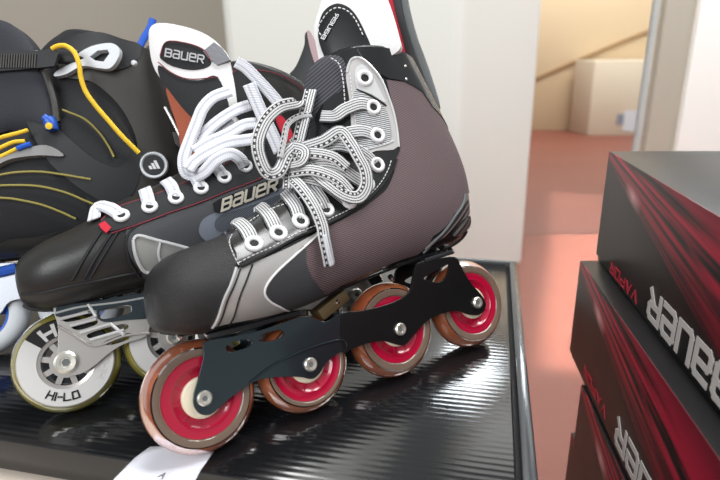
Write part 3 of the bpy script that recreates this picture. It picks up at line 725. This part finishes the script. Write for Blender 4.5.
for (x1, y1), (x2, y2) in (((208, 338), (300, 314)), ((424, 262), (452, 253))):
    mb = MB()
    p, q2 = PA.at(x1, y1, .0145), PA.at(x2, y2, .0145); d = (q2-p); l = d.length; d.normalize()
    mb.box((p+q2)/2+Vector((0, .0145, .001)), (l, .034, .004), d, (0, 1, 0), d.cross(Vector((0, 1, 0))), .001)
    mb.build('mounting_deck', M['black'], A)
p = PA.at(330, 305, .004); MB().box(p, (.03, .018, .010), (.93, 0, .36), (0, 1, 0), (-.36, 0, .93), .002).build('frame_spacer', pm('bronze_plastic', '5c4c34', .3, .3), A)
for x, y in ((180, 337), (208, 335), (236, 329), (262, 322), (286, 315), (337, 302), (341, 312), (392, 279), (441, 255), (452, 252)):
    c = PA.at(x, y, .012); MB().lathe(c, (-.2, -.8, -.6), [(.0001, .0022), (.0017, .0016), (.0024, -.001), (.0024, -.004)], 16).build('sole_rivet', M['steel'], A)
for i, (x, z) in enumerate(zip(WX, WR)): axle(A, x, z, .0166)
# laces (A)
def lace_on(L, pts, width, mat, parent, pose, thick=.0013, name='lace'):
    P = []; G = []
    for p in pts:
        x, y = p[0], p[1]; off = p[2] if len(p) > 2 else .004; u, f = L.par_at(x, y); n = L.nrm(u, f)
        if len(p) > 3:                    # free point: stands off on a plane through depth n
            P.append(pose.at(x, y, p[3])); G.append(Vector((-.25, -.95, 0)))
        else: P.append(L.ev(u, f)+n*off); G.append(n*.6+Vector((-.1, -.5, 0)))
    return ribbon(name, P, width, thick, mat, parent, facing=G)
GL = M['lace']; W1 = .0104
for pts in ([(254, 247, .0015), (248, 235, .0045), (240, 226, .004), (230, 220, .001)],
            [(278, 236, .0015), (271, 222, .0048), (263, 210, .004), (252, 200, .001)],
            [(300, 224, .0015), (296, 212, .0048), (290, 200, .004), (283, 190, .001)],
            [(326, 212, .0015), (320, 203, .005), (311, 190, .006), (302, 178, .006), (292, 170, .002)],
            [(348, 203, .0015), (336, 196, .005), (322, 188, .007), (305, 184, .007), (292, 180, .003)],
            [(366, 186, .0015), (352, 180, .005), (336, 172, .008), (320, 170, .008), (300, 172, .004)],
            [(376, 167, .0015), (364, 158, .005), (350, 152, .007), (334, 150, .008), (315, 158, .008), (302, 168, .003)],
            [(377, 138, .0015), (362, 134, .005), (346, 137, .007), (334, 142, .008), (318, 150, .007)],
            [(373, 109, .0018), (360, 107, .006), (345, 113, .007), (335, 120, .007), (322, 118, .003)]):
    lace_on(LA, pts, W1, M['laceplain'], A, PA)
# the bow and its free ends
lace_on(LA, [(318, 96, .010), (315, 120, .014), (311, 145, .015), (307, 165, .014), (300, 183, .013), (294, 200, .011)], .0105, GL, A, PA, name='lace')
lace_on(LA, [(312, 108, .012), (296, 103, .02, .022), (280, 107, .02, .024), (266, 120, .02, .026), (258, 140, .02, .028), (260, 158, .02, .028), (268, 173, .02, .028), (279, 171, .02, .026), (287, 155, .02, .022), (296, 145, .02, .02), (306, 142, .012)], .0098, GL, A, PA, name='lace')
lace_on(LA, [(318, 122, .012), (300, 116, .02, .018), (288, 124, .02, .02), (284, 140, .02, .022), (280, 158, .02, .024)], .005, GL, A, PA, name='lace')
lace_on(LA, [(312, 158, .016), (326, 150, .014), (339, 140, .014), (347, 152, .015), (353, 165, .015), (359, 178, .014), (360, 192, .012), (353, 202, .010), (340, 201, .010), (325, 192, .012), (312, 178, .014)], .0105, GL, A, PA, name='lace')
lace_on(LA, [(296, 184, .012), (303, 198, .013), (311, 214, .011), (317, 229, .009), (319, 240, .008), (322, 252, .007), (325, 264, .006)], .0098, GL, A, PA, name='lace')
lace_on(LA, [(318, 238, .010), (321, 250, .009), (325, 264, .008)], .0034, M['whitelace'], A, PA, thick=.003, name='lace_tip')
lace_on(LA, [(306, 164, .017), (318, 166, .018), (332, 168, .016), (344, 176, .012)], .0098, GL, A, PA, name='lace')
lace_on(LA, [(300, 186, .015), (316, 184, .016), (334, 188, .013), (346, 198, .010)], .0098, GL, A, PA, name='lace')
lace_on(LA, [(302, 168, .019), (308, 160, .021), (314, 166, .021), (310, 178, .020), (302, 180, .018)], .0105, GL, A, PA, name='lace')

# ---------------------------------------------------------------- second skate (B)
gB = on_z(77, 411, PLAN+.0022)
PB = Pose(gB, R(26), R(26.0))
B = empty('inline_skate', PB.M, label='middle black inline skate with white laces, white tongue and printed wheels', cat='skate', group='inline skates lined up on the black box')
WB = [0, .0795, .163, .247]
for x in WB: make_wheel(B, x, .0395, .0395, 'print')
rowsB = [((19, 284), -.002, (20, 294), 0, .010),
 ((21, 262), -.004, (27, 306), .006, .028),
 ((45, 244), -.004, (52, 309), .010, .042),
 ((80, 228), -.004, (88, 301), .013, .048),
 ((112, 208), -.004, (122, 292), .014, .050),
 ((145, 193), -.003, (162, 283), .014, .049),
 ((178, 175), -.002, (200, 275), .014, .046),
 ((203, 155), 0, (245, 264), .014, .043),
 ((218, 135), 0, (295, 252), .012, .039),
 ((222, 115), 0, (330, 235), .012, .036),
 ((221, 97), 0, (338, 195), .012, .034),
 ((220, 82), 0, (330, 150), .012, .033),
 ((222, 68), 0, (315, 95), .012, .033)]
LB = Loft(PB, rowsB)
LB.body('boot_shell', M['smoothblack'], B)
LB.patch('vamp_panel', [(128, 226), (150, 219), (185, 207), (220, 194), (246, 184), (262, 178), (290, 175), (300, 200), (290, 240), (240, 262), (180, 276), (150, 281), (138, 268), (128, 250)], M['vamp'], B, off=.0009, per=4, d=.005)
LB.patch('eyestay', [(102, 222), (118, 209), (150, 198), (176, 188), (201, 177), (224, 166), (243, 154), (246, 130), (233, 112), (229, 90), (233, 74), (241, 69), (253, 74), (262, 92), (270, 120), (278, 150), (276, 170), (258, 180), (232, 190), (200, 203), (168, 214), (130, 227), (108, 232)], M['mattblack'], B, off=.0018, per=4, mirror=True)
for pts in ([(102, 222), (118, 209), (150, 198), (176, 188), (201, 177), (224, 166), (243, 154)], [(112, 234), (130, 228), (168, 214), (200, 203), (232, 190), (258, 180), (276, 170)], [(236, 114), (229, 100), (230, 84), (236, 72), (246, 70), (256, 80)], [(246, 70), (275, 74), (300, 88), (312, 98)]):
    MB().tube(LB.line(pts, .0017), .0005, 6).build('piping', M['redthread'], B)
LB.patch('red_accent', [(100, 226), (106, 223), (112, 229), (107, 234), (102, 230)], M['redcloth'], B, off=.0024, smooth=False)
LB.patch('side_window', [(133, 240), (139, 236), (160, 241), (188, 248), (193, 253), (178, 259), (160, 268), (146, 271), (138, 262), (134, 250)], pm('grey_mesh_window', '8f8f8c', .45, bump=(900, .6)), B, off=.0016, per=3)
MB().tube(LB.line([(133, 240), (139, 236), (160, 241), (188, 248), (194, 252)], .0022)+LB.line([(194, 252), (178, 259), (160, 268), (146, 271), (138, 262), (134, 250), (133, 240)], .0022), .0013, 6).build('window_piping', M['silverlight'], B)
MB().tube(LB.line([(160, 241), (158, 254), (162, 266)], .002), .0010, 6).build('window_rib', M['silverlight'], B)
for pts in ([(101, 232), (92, 246), (82, 262), (72, 280)], [(112, 233), (102, 248), (92, 264), (84, 279)], [(118, 232), (108, 248), (98, 264), (90, 278)], [(165, 216), (145, 222), (130, 232), (126, 245), (130, 262), (140, 276)]):
    MB().tube(LB.line(pts, .0006), .0011, 6).build('seam_ridge', M['black'], B)
LB.patch('side_graphic', [(199, 234), (201, 222), (212, 214), (240, 205), (275, 190), (300, 180), (296, 205), (270, 225), (230, 236), (210, 242)], pm('slate_graphic', '6b717c', .5, bump=(1500, .5)), B, off=.0016, per=4)
LB.patch('carbon_inset', [(214, 226), (219, 216), (240, 209), (275, 196), (296, 188), (290, 204), (262, 220), (225, 232)], ribbed('carbon_weave', '565b64', '30343b', 4500, (.5, 0, -.85), .5, .3, .0004), B, off=.0022, per=4)
bg = LB.patch('badge', [(214, 207), (217, 201), (262, 183), (274, 180), (277, 186), (276, 190), (262, 196), (222, 212), (215, 212)], M['badge'], B, off=.0034, per=3)
def b_txt(x, y, h):
    t = x/26.4; px_ = 220.5+t*53.5-y*.20*0+y*.35; py_ = 211.5-t*20.5-y*2.15
    u, f = LB.par_at(px_, py_); return LB.ev(u, f)+LB.nrm(u, f)*(.0036+.0006*h)
lettering('badge_lettering', 'BAUER', b_txt, 1.15, M['chrome'], bg)
MB().tube(LB.line([(24, 305), (52, 309), (88, 301), (122, 292), (162, 283), (200, 275), (245, 264)], .0002), .0020, 8).build('sole_edge', M['black'], B)
MB().tube(LB.line([(22, 294), (40, 293), (70, 286), (110, 278), (150, 270)], .0004), .0010, 8).build('sole_seam', M['black'], B)
EB = [(122, 217), (150, 208), (176, 199), (201, 189), (224, 178), (245, 167), (305, 122)]
for i, p in enumerate(EB):
    u, f = LB.par_at(*p); n = LB.nrm(u, f); eyelet(LB.ev(u, f)+n*.002, n, B, .0064)
    if i < 5: eyelet(LB.ev(u, -f)+LB.nrm(u, -f)*.002, LB.nrm(u, -f), B, .0048)
# tongue, collar guard
tb = PB.at(215, 90, .01); TNB = Vector((-.55, -.82, .1))
sheet('tongue', PB, [(149, 42), (150, 28), (160, 23), (182, 26), (205, 34), (222, 48), (232, 72), (238, 110), (240, 140), (215, 150), (196, 122), (176, 96), (160, 78), (152, 62)], tb+TNB*.001, TNB, .010, M['white'], B, bulge=.002)
bb = sheet('tongue_panel', PB, [(158, 66), (165, 68), (182, 78), (200, 80), (216, 76), (226, 96), (230, 118), (226, 140), (206, 130), (186, 112), (170, 92), (160, 78)], tb+TNB*.0035, TNB, .003, M['mattblack'], B, bulge=.001)
ba = sheet('tongue_badge', PB, [(160, 56), (164, 44), (172, 41), (190, 44), (204, 50), (211, 62), (205, 68), (190, 70), (172, 66), (162, 60)], tb+TNB*.0035, TNB, .003, M['mattblack'], B, bulge=.001)
sheet('grey_tab', PB, [(203, 51), (214, 42), (222, 48), (230, 60), (217, 65), (210, 60)], tb+TNB*.0045, TNB, .003, pm('grey_label', '77787d', .6, bump=(600, .8)), B, bulge=.0005, smooth_=False)
for pts in ([(158, 62), (172, 73), (190, 79), (218, 77)], [(160, 56), (164, 44), (172, 41), (190, 44), (204, 50), (211, 61)]):
    MB().tube([PB.atp(x, y, tb+TNB*.0048, TNB) for x, y in smooth_path(pts, 8)], .0005, 6).build('piping', M['redthread'], B)
def b_t2(x, y, h):
    t = x/26.4; return PB.atp(165+t*38+y*.2, 56+t*7-y*1.45, tb+TNB*(.0048+.0005*h), TNB)
lettering('tongue_lettering', 'BAUER', b_t2, .95, pm('grey_woven_letters', 'a9a9ab', .6), ba)
sheet('tendon_guard', PB, [(285, 82), (296, 66), (304, 46), (305, 34), (309, 32), (314, 42), (320, 66), (326, 92), (322, 106), (300, 100)], PB.at(305, 80, -.005), Vector((-.6, -.78, 0)), .008, M['black'], B, bulge=.001)
sheet('liner', PB, [(307, 32), (311, 33), (317, 50), (326, 78), (332, 100), (326, 104), (319, 76), (311, 52)], PB.at(305, 80, -.002), Vector((-.6, -.78, 0)), .004, pm('dusty_pink_trim', 'a98f92', .6), B)
# white laces
WL = M['whitelace']; WW = .0105
for pts in ([(122, 217, .0015), (112, 213, .005), (101, 211, .005), (96, 222, .003)],
            [(150, 208, .0015), (148, 199, .0045), (146, 192, .003)], [(176, 199, .0015), (172, 190, .0045), (167, 183, .003)],
            [(201, 189, .0015), (196, 181, .005), (189, 173, .004)], [(224, 178, .0015), (216, 171, .005), (206, 166, .006), (198, 166, .004)]):
    lace_on(LB, pts, WW, WL, B, PB, thick=.0016)
def free(pts, width, n0, name='lace', pose=PB, mat=WL, parent=B, facing=(-.3, -.93, 0), thick=.0016):
    return ribbon(name, [pose.at(p[0], p[1], p[2] if len(p) > 2 else n0) for p in pts], width, thick, mat, parent, facing=facing)
free([(245, 167, .046), (240, 159, .052), (230, 154, .054), (216, 160, .052), (204, 172, .048), (192, 178, .042)], WW, .045)
free([(236, 62), (246, 68), (258, 80), (271, 94), (284, 110)], .0105, .045)
free([(249, 84), (255, 98), (262, 114), (272, 134), (280, 152)], .0115, .048)
free([(230, 91), (214, 97), (203, 108), (197, 122), (190, 140), (184, 158), (186, 172), (196, 176)], WW, .042)
free([(250, 105), (236, 110), (220, 120), (205, 133), (190, 150)], WW, .040)
free([(258, 123), (244, 125), (228, 134), (210, 142), (194, 152)], WW, .044)
free([(262, 138), (246, 140), (228, 143), (212, 150), (196, 160), (188, 170)], WW, .048)
free([(284, 150), (288, 162), (294, 178)], .0035, .045)
free([(232, 120), (222, 130), (208, 148), (200, 162)], .006, .036)
sheet('rust_gap_sheet', PB, [(166, 90), (176, 92), (188, 110), (196, 135), (192, 160), (182, 160), (178, 130)], tb-TNB*.014, TNB, .002, pm('rust_brown', 'a8573c', .7), B)  # added sheet giving the rust-brown tone in the gap behind the tongue
sheet('red_lining', PB, [(275, 113), (284, 118), (292, 132), (296, 146), (288, 144), (278, 126)], PB.at(282, 128, .042), (-.3, -.95, 0), .002, M['redcloth'], B)
# frame (B)
bf = [(54, 312), (58, 306), (95, 302), (150, 294), (200, 286), (203, 300), (170, 312), (152, 322), (146, 336), (124, 344), (108, 354), (94, 366), (80, 374), (66, 375), (58, 366), (58, 345), (58, 326)]
bh = [[(97, 314), (99, 309), (127, 306), (131, 309), (128, 316), (101, 320)]]
plate_obj('frame', PB, bf, [[(63, 317), (88, 311), (92, 316), (68, 322)], [(72, 326), (94, 320), (97, 324), (79, 330)], bh[0], [(88, 334), (122, 324), (127, 329), (96, 339)], [(104, 342), (128, 333), (133, 337), (112, 345)]], [(.0158, .0140), (-.0140, -.0158)], M['alu'], B)
sb = Vector((0, 0, 0))
MB().tube([PB.at(x, y, .0162) for x, y in smooth_path([(58, 326), (72, 334), (88, 344), (100, 345), (124, 336), (150, 333)], 6)], .0011, 6).build('frame_ridge', M['alu'], B)
MB().tube([PB.at(x, y, .0162) for x, y in smooth_path([(56, 313), (80, 307), (120, 302), (170, 293)], 6)], .0015, 6).build('frame_ridge', M['steel'], B)
for x1, x2 in ((.02, .11), (.17, .225)):
    MB().box(((x1+x2)/2, 0, .086 if x1 < .1 else .098), (x2-x1, .028, .004)).build('mounting_deck', M['alu'], B)
plate_obj('frame_rail', PB, [(55, 311), (62, 305), (95, 301), (150, 293), (152, 316), (128, 320), (104, 322), (97, 316), (92, 309), (60, 317)], [[(100, 315), (101, 310), (127, 305), (131, 308), (128, 314), (104, 319)]], [(.0170, .0158)], M['framefront'], B, bev=.0004, per=3)
for p1, p2 in (((60, 319), (88, 312)), ((70, 326), (96, 319)), ((80, 333), (110, 324)), ((90, 340), (124, 330)), ((88, 304), (96, 316)), ((110, 323), (124, 335))):
    MB().tube([PB.at(*p1, .0165), PB.at(*p2, .0165)], .0013, 8).build('frame_rib', M['silverlight'], B)
# rear half of the frame, behind the front skate
plate_obj('frame', PB, [(196, 288), (240, 278), (300, 262), (318, 266), (334, 296), (338, 306), (330, 314), (318, 310), (290, 312), (262, 330), (250, 338), (238, 330), (215, 318), (200, 312)], [], [(.0155, .0140), (-.0140, -.0155)], M['alu'], B)
for x, y in ((66, 304), (102, 299), (139, 295), (120, 297), (180, 287)):
    MB().lathe(PB.at(x, y, .013), (-.2, -.8, -.6), [(.0001, .0022), (.0017, .0016), (.0024, -.001), (.0024, -.004)], 16).build('sole_rivet', M['steel'], B)
for x in WB: axle(B, x, .0395, .0166, r=.0085 if x == 0 else .006)
# lettering round the first wheel
w0 = [c for c in B.children if c.name.startswith('wheel')][0]
def wtxt(a0, rad, sc, flip=1):
    def fn(x, y, h):
        r_ = rad+(y-2.5)*sc*flip*-1; a = a0+x*sc/rad; return Vector((r_*math.cos(a), -.0121-.0004*h, .0395+r_*math.sin(a)))
    return fn
lettering('wheel_lettering', 'HI-LO', lambda x, y, h: wtxt(R(-128)-R(0), .0262, -.00105*-1)(x, y, h), 1.1, M['dark'], w0)
lettering('wheel_lettering', 'HI-LO', wtxt(R(-40), .0262, .00105), 1.1, M['print'], w0)
lettering('wheel_lettering', 'I-I', wtxt(R(100), .0262, .0016), 1.6, M['print'], w0)
# ---------------------------------------------------------------- third skate (C), partly out of frame
gC = on_z(-12, 356, PLAN+.0022)
PC = Pose(gC, R(17), R(22.0))
C = empty('inline_skate', PC.M, label='black inline skate at the left edge with yellow lace, grey buckle and blue tabs', cat='skate', group='inline skates lined up on the black box')
WC = [-.085, 0, .085, .17]
for x in WC: make_wheel(C, x, .040, .040, 'blue')
rowsC = [((-125, 228), 0, (-124, 240), 0, .010), ((-120, 205), 0, (-112, 262), .006, .030), ((-90, 185), 0, (-80, 266), .01, .045), ((-50, 165), 0, (-35, 262), .013, .052), ((-10, 145), 0, (10, 256), .014, .054),
 ((22, 125), 0, (60, 252), .014, .052), ((30, 100), 0, (115, 246), .014, .048), ((30, 80), 0, (165, 230), .014, .045), ((32, 65), 0, (192, 195), .014, .043), ((40, 55), 0, (190, 150), .014, .042), ((50, 45), 0, (185, 105), .014, .042), ((62, 38), 0, (172, 66), .012, .042)]
LC = Loft(PC, rowsC)
LC.body('boot_shell', M['mattblack'], C)
LC.patch('cuff', [(58, 52), (75, 38), (100, 29), (128, 33), (150, 44), (168, 62), (182, 85), (190, 110), (192, 150), (188, 190), (150, 200), (118, 190), (106, 200), (120, 172), (137, 152), (128, 120), (112, 98), (90, 82), (65, 78), (60, 66)], M['greyshell'], C, off=.0030, per=4, d=.006)
LC.patch('cuff_rim', [(62, 48), (78, 37), (100, 30), (124, 33), (142, 46), (132, 66), (112, 72), (92, 70), (74, 60)], M['black'], C, off=.0042, per=4, d=.006)
LC.patch('ankle_plate', [(62, 120), (80, 100), (110, 108), (130, 135), (138, 158), (130, 185), (112, 205), (95, 212), (82, 190), (64, 160)], M['mattblack'], C, off=.0022, per=4, d=.006)
LC.patch('ankle_strap', [(28, 118), (48, 122), (70, 140), (95, 160), (120, 168), (134, 150), (140, 172), (118, 205), (92, 196), (66, 178), (46, 158)], M['black'], C, off=.0040, per=4, d=.006)
LC.patch('lower_shell', [(0, 243), (40, 236), (80, 224), (98, 212), (120, 240), (80, 256), (0, 262)], M['smoothblack'], C, off=.0035, per=4, d=.006)
for pts in ([(-6, 178), (16, 174), (40, 173), (66, 176), (91, 180)], [(-6, 187), (16, 186), (40, 187), (66, 193), (86, 201), (98, 206)], [(-6, 198), (14, 199), (40, 204), (60, 211), (76, 218)], [(64, 112), (84, 120), (98, 132), (108, 146), (114, 158)]):
    MB().tube(LC.line(pts, .0048), .0010, 6).build('stitched_seam', M['yellowthread'], C)
LC.patch('lace_cover', [(-8, 168), (0, 160), (20, 154), (48, 148), (65, 158), (40, 158), (14, 162), (-4, 170)], pm('grey_rubber', '7d7c7b', .5), C, off=.007, per=4)
# pivot button
cp = (153, 166); u, f = LC.par_at(*cp); n = LC.nrm(u, f); c = LC.ev(u, f)+n*.004
n = (n+Vector((-.3, -1.2, 0))).normalized()
pb = MB().lathe(c, n, [(.0001, .0015), (.0098, .0018), (.0110, .0034), (.0122, .0034), (.0130, .001), (.0130, -.004)], 40).build('pivot_button', M['lightgrey'], C)
MB().lathe(c, n, [(.0001, .0022), (.0098, .0022), (.0102, .001)], 32).build('button_face', M['badge'], pb)
# small three-bar mark
x_ = n.cross(Vector((0, 0, 1))).normalized(); x_ = -x_; y_ = n.cross(x_); y_ = y_ if y_.z > 0 else -y_
mb = MB()
for k in range(3):
    hgt = (.0035, .0060, .0085)[k]; ya = (y_-x_*.35).normalized(); cc = c+n*.0025+x_*(-.0025+.0034*k)-y_*.0038+ya*hgt/2
    mb.box(cc, (.0026, hgt, .0006), x_, ya, n)
mb.build('button_emblem', M['silverlight'], pb)
# shin tongue at far left
CT_N = Vector((-.35, -.93, .05)); ct = PC.at(20, 90, .035)
sheet('shin_pad', PC, [(-40, 30), (-20, 20), (0, 20), (14, 26), (28, 40), (40, 62), (50, 92), (54, 122), (40, 132), (10, 130), (-40, 140)], ct, CT_N, .014, pm('navy_black_fabric', '23252d', .7, bump=(700, .4)), C, bulge=.006)
MB().tube([PC.atp(x, y, ct+CT_N*.001, CT_N) for x, y in smooth_path([(36, 52), (46, 75), (54, 100), (57, 122)], 8)], .0032, 8).build('pad_edge', M['greyshell'], C)
# ratchet strap with teeth
sn = CT_N; sp0 = ct+CT_N*.010
st_ = sheet('ratchet_strap', PC, [(-20, 52), (20, 50), (36, 51), (54, 48), (58, 54), (54, 66), (36, 68), (0, 71), (-20, 74)], sp0, sn, .003, M['black'], C, smooth_=False)
mb = MB()
for k in range(17):
    x = -6+k*2.6; a_, b2 = PC.atp(x, 54, sp0+sn*.0006, sn), PC.atp(x-1, 68, sp0+sn*.0006, sn); mb.tube([a_, b2], .0010, 6)
mb.build('strap_teeth', M['greyshell'], st_)
# grey buckle
bk_N = Vector((-.25, -.96, .05)); bk0 = PC.at(90, 58, .052)
fo = [(54, 76), (58, 70), (74, 62), (84, 58), (78, 54), (92, 46), (110, 43), (119, 48), (118, 58), (110, 68), (98, 68), (82, 66), (66, 74)]
hl_ = [(90, 57), (98, 51), (108, 50), (110, 54), (104, 62), (96, 61)]
o = sheet('buckle', PC, fo, bk0, bk_N, .006, M['lightgrey'], C, bulge=.0015, smooth_=True, holes=[hl_], d=.004)
MB().box(PC.atp(68, 57, bk0, bk_N), (.02, .006, .012), bev=.002).build('buckle_base', M['black'], C)
MB().lathe(PC.atp(134, 63, bk0-bk_N*.004, bk_N), bk_N, [(.0001, .002), (.0022, .0014), (.0028, -.001)], 16).build('rivet', M['lightgrey'], C)
# yellow lace over the cuff, and the lace ends with blue tips
yl = [PC.at(x, y, n_) for x, y, n_ in ((52, 49, .058), (58, 46, .060), (66, 46, .062), (74, 52, .064), (79, 64, .064), (81, 78, .062), (86, 92, .060), (96, 106, .058), (108, 120, .056), (122, 136, .054), (139, 153, .050))]
MB().tube(smooth_path(yl, 8), .0021, 10).build('lace', M['yellowlace'], C)
for pts in ([(-8, 140), (6, 136), (18, 133), (28, 130)], [(-8, 152), (4, 146), (14, 142), (25, 141)], [(-8, 162), (0, 157), (8, 153), (18, 148)]):
    MB().tube(smooth_path([PC.at(x, y, .056) for x, y in pts], 8), .0018, 8).build('lace', M['yellowlace'], C)
MB().tube(smooth_path([PC.at(x, y, .0565) for x, y in [(17, 149), (24, 146), (31, 144)]], 4), .0024, 8).build('lace_tip', M['blue'], C)
o = MB().tube(smooth_path([PC.at(x, y, .054) for x, y in [(44, 117), (48, 120), (51, 124), (52, 130)]], 4), [.0035]*4+[.0055]*9, 12).build('cord_stop', M['blue'], C)
MB().lathe(PC.at(49, 126, .061), (-.2, -.97, -.1), [(.0001, .001), (.003, .0005), (.003, -.001)], 16).build('cord_end', M['yellowlace'], o)
# blue pull tab on the cuff and rear heel loop
MB().tube(smooth_path([PC.at(x, y, .02) for x, y in [(153, 19), (150, 28), (144, 38), (138, 50)]], 6), .0036, 8, flat=.5).build('pull_tab', M['blue'], C)
o = sheet('cuff_spine', PC, [(150, 44), (166, 60), (178, 80), (190, 100), (196, 120), (190, 150), (172, 140), (158, 110), (140, 70)], PC.at(165, 90, .030), (.1, -.99, 0), .008, M['greyshell'], C, bulge=.002, holes=[[(158, 108), (164, 106), (176, 118), (182, 134), (172, 132), (162, 120)]])
MB().tube([PC.at(x, y, .034) for x, y in [(165, 107), (172, 120), (181, 138)]], .0016, 8).build('cuff_bolt', M['alu'], C)
# frame (C)
bx_ = PC.at(-30, 300, .016)
plate_obj('frame', PC, [(-130, 262), (-60, 264), (18, 262), (60, 258), (150, 250), (175, 290), (178, 306), (170, 316), (150, 312), (110, 306), (80, 318), (60, 312), (30, 300), (10, 302), (0, 314), (-14, 316), (-24, 306), (-60, 300), (-100, 316), (-116, 312), (-120, 290)], [], [(.0158, .0138), (-.0138, -.0158)], pm('pale_frame_metal', '94979d', .3, .6), C)
mb = MB(); mb.tube([PC.at(x, y, .018) for x, y in [(-20, 275), (0, 272), (17, 268)]], .005, 8); mb.build('frame_trim', M['blue'], C)
for x in WC: axle(C, x, .040, .0166)
